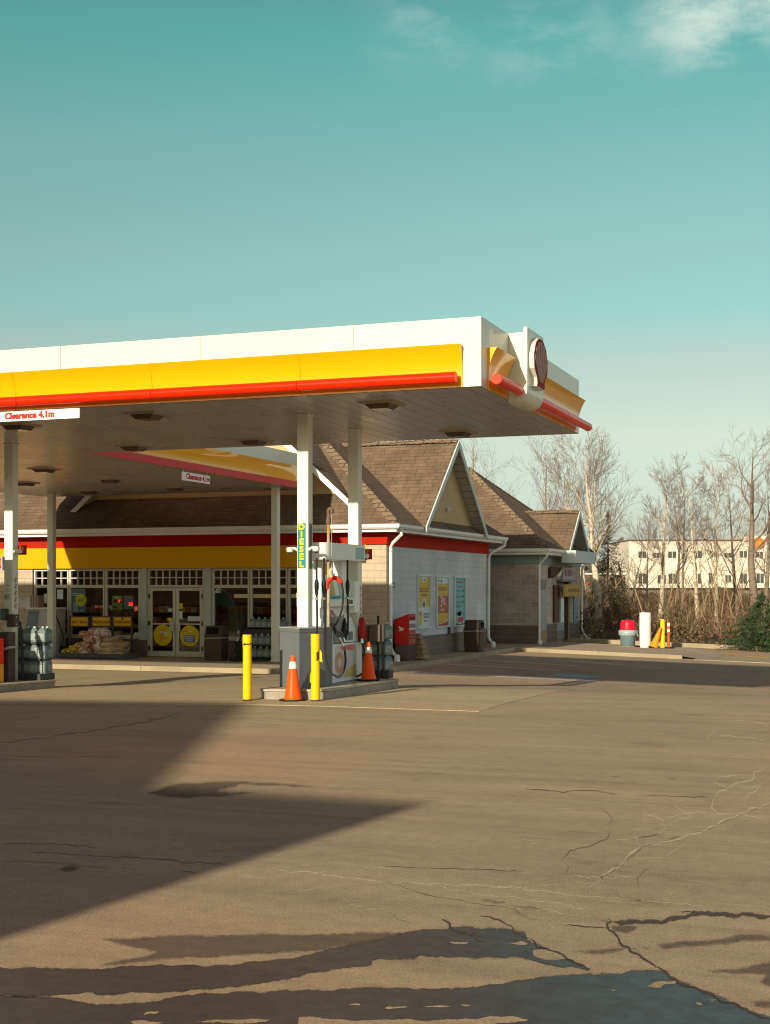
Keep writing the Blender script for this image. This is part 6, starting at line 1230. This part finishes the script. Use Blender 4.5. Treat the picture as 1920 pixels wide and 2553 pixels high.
c_ = cone(ap(1637, 1616)+Vector((-.10, -.06, .02)), .78, 'faded orange cone leaning against the thin yellow bollard', 0, .34, False, paint('faded orange plastic', (.80, .24, .01), .45, var=.06), None); bpy.data.objects.remove([o for o in kids(c_) if o.name.startswith('base')][0])
p = ap(1667, 1616); t = thing('delineator_post', 'orange tubular delineator with two white bands', 'delineator', p); b = MB(); b.lathe([(.05, .02), (.05, .88), (.04, .95), (0, .96)], seg=14); b.build('tube', ORANGE, t, smooth=35)
for z0, z1 in ((.80, .92), (.60, .70)): b = MB(); b.lathe([(.053, z0), (.053, z1)], seg=14); b.build('band', MATS['white reflective collar'], t, smooth=True)
MB().lathe([(.0, -.03), (.22, -.03), (.2, .03), (.06, .04)], seg=12).build('base', BLACK, t)
# ------------------------------------------------------------------ trees and the buildings behind them
def bark(name, c, c2, spots=True):
    m, nt, b, n, l = newmat(name); p = mapping(nt, 1, 'obj'); f = noi(nt, mapping(nt, (3, 3, 9), 'obj'), 1, 5, .7); g = noi(nt, p, .7, 3)
    col = mix(nt, c, c2, ramp(nt, f, [(.5, 0), (.66, 1)])); col = mix(nt, col, ramp(nt, g, [(.3, .8), (.7, 1.1)]), 1, 'MULTIPLY'); l.new(col, b.inputs['Base Color']); b.inputs['Roughness'].default_value = .9; b.inputs['Specular IOR Level'].default_value = .1; return m
BIRCH = bark('pale birch bark', (.60, .49, .36), (.20, .14, .095)); GREYB = bark('grey brown bark', (.22, .165, .12), (.12, .085, .06)); TWIG = bark('brown twig bark', (.19, .145, .115), (.14, .108, .086)); TWIGP = bark('pale twig bark', (.34, .25, .17), (.22, .155, .105)); CATKIN = bark('yellow brown buds', (.36, .25, .09), (.26, .18, .08)); GREYT = bark('grey twig bark', (.21, .17, .145), (.16, .13, .11))
def grow(b, p, d, L, r, lev, rn, spec, buds, z_up=.25):
    n = 5 if lev == 0 else (4 if lev < 3 else 3); pts = [p]; rad = [r]; q = Vector(p); dd = Vector(d).normalized()
    for i in range(n):
        dd = (dd+Vector((rn.gauss(0, 1), rn.gauss(0, 1), rn.gauss(0, .5)))*spec['wob'][lev]+Vector((0, 0, z_up*.22))).normalized()
        q = q+dd*(L/n); pts.append(q.copy()); rad.append(max(.0048, r*(1-(i+1)/n*spec['tap'][lev])))
    (b[0] if lev < spec['split'] else b[1]).tube(pts, rad, [8, 5, 4, 3, 3, 3][lev], cap=False)
    if lev >= spec['lev']:
        if buds is not None:
            for i in range(1, n+1):
                if rn.random() < spec['bud']:
                    c = pts[i]; s = rn.uniform(.015, .034); dv = Vector((rn.uniform(-1, 1), rn.uniform(-1, 1), rn.uniform(-1, .4))).normalized()*s*1.6; e = dv.orthogonal().normalized()*s*.6
                    buds.add([c-e, c+e, c+dv], [(0, 1, 2)])
        return
    k = spec['kids'][lev]; k = int(k)+(rn.random() < k % 1)
    for j in range(k):
        t = spec['start'][lev]+(1-spec['start'][lev])*(j+rn.random()*.8)/k; t = min(.98, t); i = min(n-1, int(t*n)); f = t*n-i; c = pts[i].lerp(pts[i+1], f); dr = (pts[i+1]-pts[i]).normalized()
        a = rn.uniform(0, 6.283); s = dr.orthogonal().normalized(); s = (Matrix.Rotation(a, 3, dr) @ s); ang = R(spec['ang'][lev]+rn.uniform(-12, 12)); nd = dr*math.cos(ang)+s*math.sin(ang)
        ll = L*spec['len'][lev]*rn.uniform(.7, 1.15)*(1-spec['con']*t if lev == 0 else 1); rr = (rad[i]*(1-f)+rad[i+1]*f)*spec['rat'][lev]
        grow(b, c, nd, ll, rr, lev+1, rn, spec, buds, z_up)
    if lev > 0: grow(b, pts[-1], dd, L*.5, rad[-1], min(lev+1, spec['lev']), rn, spec, buds, z_up)
SPB = dict(lev=4, split=2, kids=[15, 4.6, 3.2, 2.4], start=[.28, .2, .15, .1], ang=[42, 38, 36, 36], len=[.36, .5, .55, .6], rat=[.46, .58, .62, .65], wob=[.05, .10, .14, .2, .2], tap=[.97, .75, .7, .6, .5], con=.62, bud=.22)
HS = {11: .80, 20: .80, 22: .78, 19: .82, 26: .92, 27: .92}
def tree(u, v, d, h, r, seed, label, mt=BIRCH, mw=TWIG, lean=(0, 0), spec=SPB, buds=True, name='birch_tree', group='bare trees behind the lot', low=None, kids_=None):
    h *= HS.get(seed, .92); r *= 1.3; p = fD(u, v, d); p.z = soil(p.x, p.y)-.1; rn = random.Random(seed); t = thing(name, label, 'tree', p, 0, group); sp = dict(spec)
    if low is not None: sp['start'] = [low]+spec['start'][1:]
    if kids_: sp['kids'] = kids_
    b = (MB(), MB()); bd = MB() if buds else None
    grow(b, Vector((0, 0, 0)), Vector((lean[0]*CS, lean[0]*SN, 1)), h, r, 0, rn, sp, bd, .3)
    b[0].build('trunk', mt, t, smooth=180, uv=False); b[1].build('crown', mw, t, uv=False)
    if buds and bd.f: bd.build('buds', CATKIN, t, uv=False)
    return t
SPS = dict(SPB, lev=3, kids=[13, 5, 3.6], start=[.3, .2, .1], split=1, bud=.2, len=[.33, .5, .55])
SPW = dict(SPB, lev=4, kids=[9, 5, 4, 2.6], ang=[48, 42, 40, 36], len=[.46, .55, .55, .55], wob=[.07, .16, .2, .22, .2], rat=[.5, .6, .62, .65], start=[.42, .25, .2, .1])
#   u, v(foot), distance, height, radius, seed
tree(1498, 1600, 66, 11.0, .17, 11, 'tallest pale birch rising right of the service building gable', lean=(-.03, 0), low=.34, kids_=[19, 5.6, 3.6, 2.7], spec=dict(SPB, len=[.44, .5, .55, .6], ang=[40, 36, 36, 36]))
tree(1470, 1600, 67, 8.6, .12, 12, 'slender pale birch close to the service building downspout', lean=(-.09, 0), low=.35)
tree(1462, 1600, 70, 7.4, .10, 13, 'thin tree half hidden by the service building corner', lean=(-.03, 0), spec=SPS)
tree(1640, 1604, 68, 8.2, .12, 14, 'pale birch forking behind the white cylinder', lean=(.07, 0), low=.32, kids_=[14, 5, 4, 3])
tree(1688, 1606, 72, 8.0, .09, 15, 'dark slim tree behind the orange delineator', GREYB, lean=(.03, 0), low=.4, spec=SPS, name='bare_tree')
tree(1702, 1606, 70, 8.2, .075, 16, 'thin straight tree right of the delineator', GREYB, lean=(.03, 0), low=.35, spec=SPS, name='bare_tree')
tree(1742, 1608, 67, 7.9, .10, 17, 'pale speckled birch before the middle of the cream building', lean=(.03, 0), low=.36)
tree(1786, 1612, 69, 9.2, .10, 19, 'tall leaning birch with many buds left of the dark tall tree', lean=(.05, 0), low=.3, spec=SPB)
tree(1875, 1612, 66, 11.4, .19, 20, 'tall dark forked tree at the right edge of the picture', GREYB, GREYB, lean=(-.02, 0), spec=SPW, buds=False, name='bare_tree')
tree(1840, 1612, 72, 8.6, .10, 21, 'budding tree whose branches cross the cream building sign', GREYB, TWIGP, lean=(-.10, 0), low=.2, spec=SPB, name='bare_tree')
tree(1905, 1614, 70, 9.8, .12, 22, 'dense twiggy tree cut off by the right picture edge', GREYB, lean=(.03, 0), spec=SPB, name='bare_tree')
tree(1610, 1603, 76, 6.6, .06, 23, 'thin sapling left of the forking birch', GREYB, lean=(-.05, 0), spec=SPS, name='bare_tree')
tree(1575, 1602, 78, 5.6, .06, 24, 'small bare sapling behind the round bin', BIRCH, lean=(.02, 0), spec=SPS)
tree(1345, 1590, 78, 10.6, .13, 26, 'bare tree rising behind the service building ridge on the right', GREYB, GREYT, lean=(.02, 0), spec=SPB, buds=False, name='bare_tree')
tree(1210, 1590, 84, 12.4, .14, 27, 'bare tree between the shop gable and the service roof', GREYB, GREYT, lean=(-.04, 0), spec=SPB, buds=False, name='bare_tree')
tree(1370, 1590, 88, 9.0, .10, 28, 'small tree left of the tall birch behind the ridge', GREYB, GREYT, lean=(.04, 0), spec=SPS, buds=False, name='bare_tree')
# leaning stem, pale
p = fD(1455, 1600, 63); t = thing('leaning_stem', 'pale crooked birch stem leaning right by the service building', 'tree stem', (p.x, p.y, soil(p.x, p.y))); b = MB(); b.tube([(0, 0, -.1), (.25, 0, .5), (.75, .1, 1.15), (1.0, .2, 1.7), (1.15, .2, 2.6)], [.09, .085, .08, .05, .02], 8); b.build('trunk', BIRCH, t, smooth=180)
# conifers
NEED = paint('dark needles', (.035, .050, .018), .9, var=.4, scale=2, spec=.1); NEEDG = paint('blue green needles', (.045, .075, .030), .9, var=.4, scale=2, spec=.1); NEEDO = paint('olive needles', (.085, .080, .022), .9, var=.4, scale=2, spec=.1)
def conifer(u, v, d, h, rad, seed, label, m, name='spruce_tree', ragged=.3, lift=0, dens=1):
    p = fD(u, v, d); p.z = soil(p.x, p.y)-.1+lift; rn = random.Random(seed); t = thing(name, label, 'tree', p, 0, 'evergreens in the strip behind the lot'); b = MB(); b.tube([(0, 0, 0), (0, 0, h*.97)], [.05+h*.012, .01], 6); b.build('trunk', GREYB, t, uv=False)
    b = MB(); N = int(h*(22+34*rad)*dens)
    for k in range(N):
        f = ((k+rn.random())/N)**1.25; z = .06+h*.97*f; a = rn.uniform(0, 6.283)*1.0; L = (rad*(1-f)**.8*rn.uniform(1-ragged, 1.08)+.08)*(1+.18*math.sin(3*a+seed+5*f)); dx, dy = math.cos(a), math.sin(a); up = rn.uniform(-.12, .22); m_ = max(4, int(L/.055))
        for i in range(m_):
            s = (i+.5)/m_
            if s < .25 and L > .5: continue
            q = Vector((dx*L*s, dy*L*s, z+L*(up*s-.32*s*s+.16*s**3))); w = (.05+.11*L*(1-s))*rn.uniform(.5, 1.1)
            for sg in (-1, 1):
                e = Vector((-dy*sg, dx*sg, 0))*w+Vector((dx, dy, 0))*w*rn.uniform(.5, 1)+Vector((0, 0, rn.uniform(-.10, .06)*(1+w*3))); wd = Vector((dx*.5+dy*sg*.3, dy*.5-dx*sg*.3, rn.uniform(-.6, .6)))*.03
                b.add([q-wd*.6, q+e*.55-wd, q+e, q+e*.6+wd], [(0, 1, 2, 3)])
        if f > .9: b.add([(0, 0, z), (dx*.06, dy*.06, z+.1), (-dx*.02, -dy*.02, z+.22)], [(0, 1, 2)])
    b.build('crown', m, t, uv=False); return t
conifer(1900, 1624, 52.5, 2.2, 1.75, 41, 'low dense blue green spruce at the right picture edge', NEEDG, ragged=.2, dens=2.2)
conifer(1516, 1600, 72, 6.2, 1.5, 42, 'dark spruce between the tall birch and the cream building', NEED, ragged=.45)
conifer(1690, 1606, 63, 1.7, 1.0, 43, 'small olive fir behind the orange delineator', NEEDO, name='fir_sapling', ragged=.4)
conifer(1545, 1602, 78, 3.4, 1.3, 44, 'shaggy dark fir left of the round bin', NEED, name='fir_tree', ragged=.5)
conifer(1480, 1600, 72, 3.0, 1.2, 45, 'olive fir behind the service building corner', NEEDO, name='fir_tree', ragged=.5)
# thicket of stems, brush and dead grass: nobody could count it
rn = random.Random(5); bs = (MB(), MB(), MB())
for i in range(2600):
    u = rn.uniform(1380, 2060); d = rn.uniform(57, 84); p = fD(u, 1600, d); z = soil(p.x, p.y); h = abs(rn.gauss(0, 1))*.6+.5+(1.3 if rn.random() < .2 else 0); h = min(h, 3.4)
    q = Vector((p.x, p.y, z-.05)); dd = Vector((rn.gauss(0, .22), rn.gauss(0, .22), 1)); pts = [q]; 
    for k in range(3): dd = dd+Vector((rn.gauss(0, .12), rn.gauss(0, .12), 0)); pts.append(pts[-1]+dd*h/3)
    b = bs[0 if rn.random() < .62 else 1 if rn.random() < .75 else 2]; r = rn.uniform(.007, .016); tall = rn.random() < .035
    if tall: b = bs[1]; r = rn.uniform(.02, .04); hh = rn.uniform(1.3, 1.8); pts = [q]+[q+(p_-q)*hh*(1 if h > 1.4 else 2.2) for p_ in pts[1:]]; b.tube(pts, [r, r*.9, r*.7, r*.35], 3, cap=False)
    for k in range(rn.randint(2, 4)):
        c = pts[1].lerp(pts[3], rn.random()); e = Vector((rn.gauss(0, .5), rn.gauss(0, .5), rn.uniform(.3, 1))).normalized()*rn.uniform(.3, .9); b.tube([c, c+e*.5+Vector((0, 0, .03)), c+e], [r*.6, r*.5, r*.25], 3, cap=False)
for b, m in zip(bs, (bark('brown brush', (.135, .085, .05), (.09, .058, .035)), bark('tan brush', (.27, .19, .11), (.18, .125, .075)), bark('grey brush', (.17, .135, .105), (.12, .095, .075)))): struct(b.build('undergrowth', m, uv=False), 'stuff')
b = MB()
for i in range(9000):
    u = rn.uniform(1380, 2060); d = rn.uniform(54.6, 92); p = fD(u, 1600, d)
    if p.y < 54.6: continue
    z = soil(p.x, p.y)+abs(rn.gauss(0, .55)); s = rn.uniform(.04, .10); e = Vector((rn.gauss(0, 1), rn.gauss(0, 1), rn.gauss(0, 1))).normalized()*s; f_ = e.orthogonal().normalized()*s*.6; c = Vector((p.x, p.y, z)); b.add([c-e, c+f_, c+e, c-f_], [(0, 1, 2, 3)])
struct(b.build('fallen_leaves', bark('dead leaves', (.15, .092, .045), (.085, .055, .03)), uv=False), 'stuff')
# dense back layer of the wood, brown and mixed
b = MB()
for i in range(26000):
    u = rn.uniform(1395, 2080); d = rn.uniform(86, 100); p = fD(u, 1600, d); top = 2.05+.7*noise.noise(Vector((u*.012, 0, 0)))+.4*noise.noise(Vector((u*.05, 3, 0))); z = -.8+top*rn.random()**.8; s = rn.uniform(.05, .13); e = Vector((rn.gauss(0, 1), rn.gauss(0, 1), rn.gauss(0, 2.2))).normalized()*s*2.2; f_ = e.orthogonal().normalized()*s*.35; c = Vector((p.x, p.y, z)); b.add([c-e, c+f_, c+e, c-f_], [(0, 1, 2, 3)])
struct(b.build('undergrowth', bark('far brush', (.15, .095, .055), (.085, .06, .035)), uv=False), 'stuff')
# cream building with flat roof
CREAM = paint('cream render', (.60, .53, .45), .9, var=.07, scale=.1); WIN = paint('dark window glass', (.06, .07, .065), .15, var=.3, scale=.5); GREYW = paint('grey base wall', (.16, .13, .11), .9, var=.1, scale=.2)
D = 205.; h0 = thing('cream_building', 'long cream three storey building behind the bare trees', 'building', (0, 0, 0))
def far(u, v, d=D): return fD(u, v, d)
u0, u1 = 1568, 2300; A_ = far(u0, 1463); rgt = Vector((CS, SN, 0)); bk = Vector((-SN, CS, 0)); zt_ = far(u0, 1346).z
def fbox(b, ua, ub, va, vb, d0, d1):
    q = [far(ua, vb, D)+bk*d0, far(ub, vb, D)+bk*d0, far(ub, vb, D)+bk*d1, far(ua, vb, D)+bk*d1]; za, zb_ = far(ua, va).z, far(ua, vb).z
    b.add([(p.x, p.y, zb_) for p in q]+[(p.x, p.y, za) for p in q], [(0, 3, 2, 1), (4, 5, 6, 7), (0, 1, 5, 4), (1, 2, 6, 5), (2, 3, 7, 6), (3, 0, 4, 7)])
b = MB(); fbox(b, u0, u1, 1348, 1466, 0, 18); b.build('wall', CREAM, h0); b = MB(); fbox(b, u0, u1, 1466.2, 1520, 1, 18); b.build('base_wall', GREYW, h0); b = MB(); fbox(b, u0-2, u1, 1345.5, 1348, -.3, 18.2); b.build('roof', paint('dark parapet cap', (.10, .085, .08), .7), h0)
b = MB(); fbox(b, 1850, u1, 1336, 1348.2, -.4, 14); b.build('parapet', CREAM, h0)
for i, (ua, ub, va, vb) in enumerate([(1592, 1611, 1375, 1391), (1628, 1645, 1378, 1391), (1666, 1686, 1375, 1391), (1729, 1750, 1374, 1391), (1769, 1788, 1374, 1389), (1806, 1824, 1378, 1390), (1845, 1862, 1374, 1390), (1884, 1902, 1376, 1390), (1592, 1612, 1430, 1455), (1640, 1660, 1434, 1455), (1667, 1688, 1430, 1455), (1730, 1748, 1430, 1455), (1768, 1788, 1428, 1455), (1808, 1822, 1434, 1452), (1846, 1862, 1430, 1455), (1886, 1904, 1430, 1454)]):
    b = MB(); fbox(b, ua, ub, va, vb, -.06, .3); w_ = b.build('window', WIN, h0); b = MB(); um = ua+(ub-ua)*.5; fbox(b, um-.6, um+.6, va, vb, -.1, -.07); b.build('frame', CREAM, w_)
sg = thing('round_sign', 'round orange sign high on the cream building', 'sign', far(1889, 1353)-bk*.5); b = MB(); n = 18; b.loft([[(rgt*(0.8*math.cos(6.283*k/n))+Vector((0, 0, 0.8*math.sin(6.283*k/n)))-bk*y) for k in range(n)] for y in (0, .15)]); b.build('disc', paint('orange sign disc', (.62, .20, .015), .5, var=.15, scale=1), sg)
sg = thing('lettered_sign', 'red lettered sign at the top right of the cream building', 'sign', far(1908, 1353)-bk*.5); b = MB()
for k in range(9):
    x = k*.62; hh = .55+.25*((k*7) % 3); q = [rgt*x, rgt*(x+.42), rgt*(x+.42)+Vector((0, 0, hh)), rgt*x+Vector((0, 0, hh))]; b.slab([p-bk*.0 for p in q], .12)
b.build('lettering', paint('red sign letters', (.50, .06, .04), .5), sg)
# low flat building further left with a white roof edge and red sign
lb = thing('low_building', 'distant low brown building with a white roof edge behind the birches', 'building', (0, 0, 0)); b = MB(); fbox(b, 1395, 1566, 1432, 1500, 3, 12); b.build('wall', paint('brown far wall', (.12, .085, .07), .9, var=.1, scale=.2), lb); b = MB(); fbox(b, 1393, 1568, 1428.5, 1432, 2.6, 12.2); b.build('roof_edge', WHITE, lb)
b = MB(); fbox(b, 1450, 1476, 1452, 1459, 2.65, 2.95); fbox(b, 1488, 1500, 1444, 1450, 2.65, 2.95); b.build('red_sign', paint('far red sign', (.62, .03, .02), .5), lb)
# hazy low wooded ridge far behind
b = MB()
for i in range(9000):
    u = rn.uniform(1330, 2100); d = rn.uniform(225, 300); p = fD(u, 1463, d); top = fD(u, 1400+18*noise.noise(Vector((u*.02, 1, 0)))+10*noise.noise(Vector((u*.07, 1, 0)))-(60*max(0, 1-abs(u-1545)/40)), d).z; z = top*rn.random(); s = rn.uniform(.3, .9); e = Vector((rn.gauss(0, 1), rn.gauss(0, 1), rn.gauss(0, 1.5))).normalized()*s; f_ = e.orthogonal().normalized()*s*.5; c = Vector((p.x, p.y, z)); b.add([c-e, c+f_, c+e, c-f_], [(0, 1, 2, 3)])
struct(b.build('far_woods', bark('far woods', (.15, .125, .11), (.10, .085, .075)), uv=False), 'stuff')
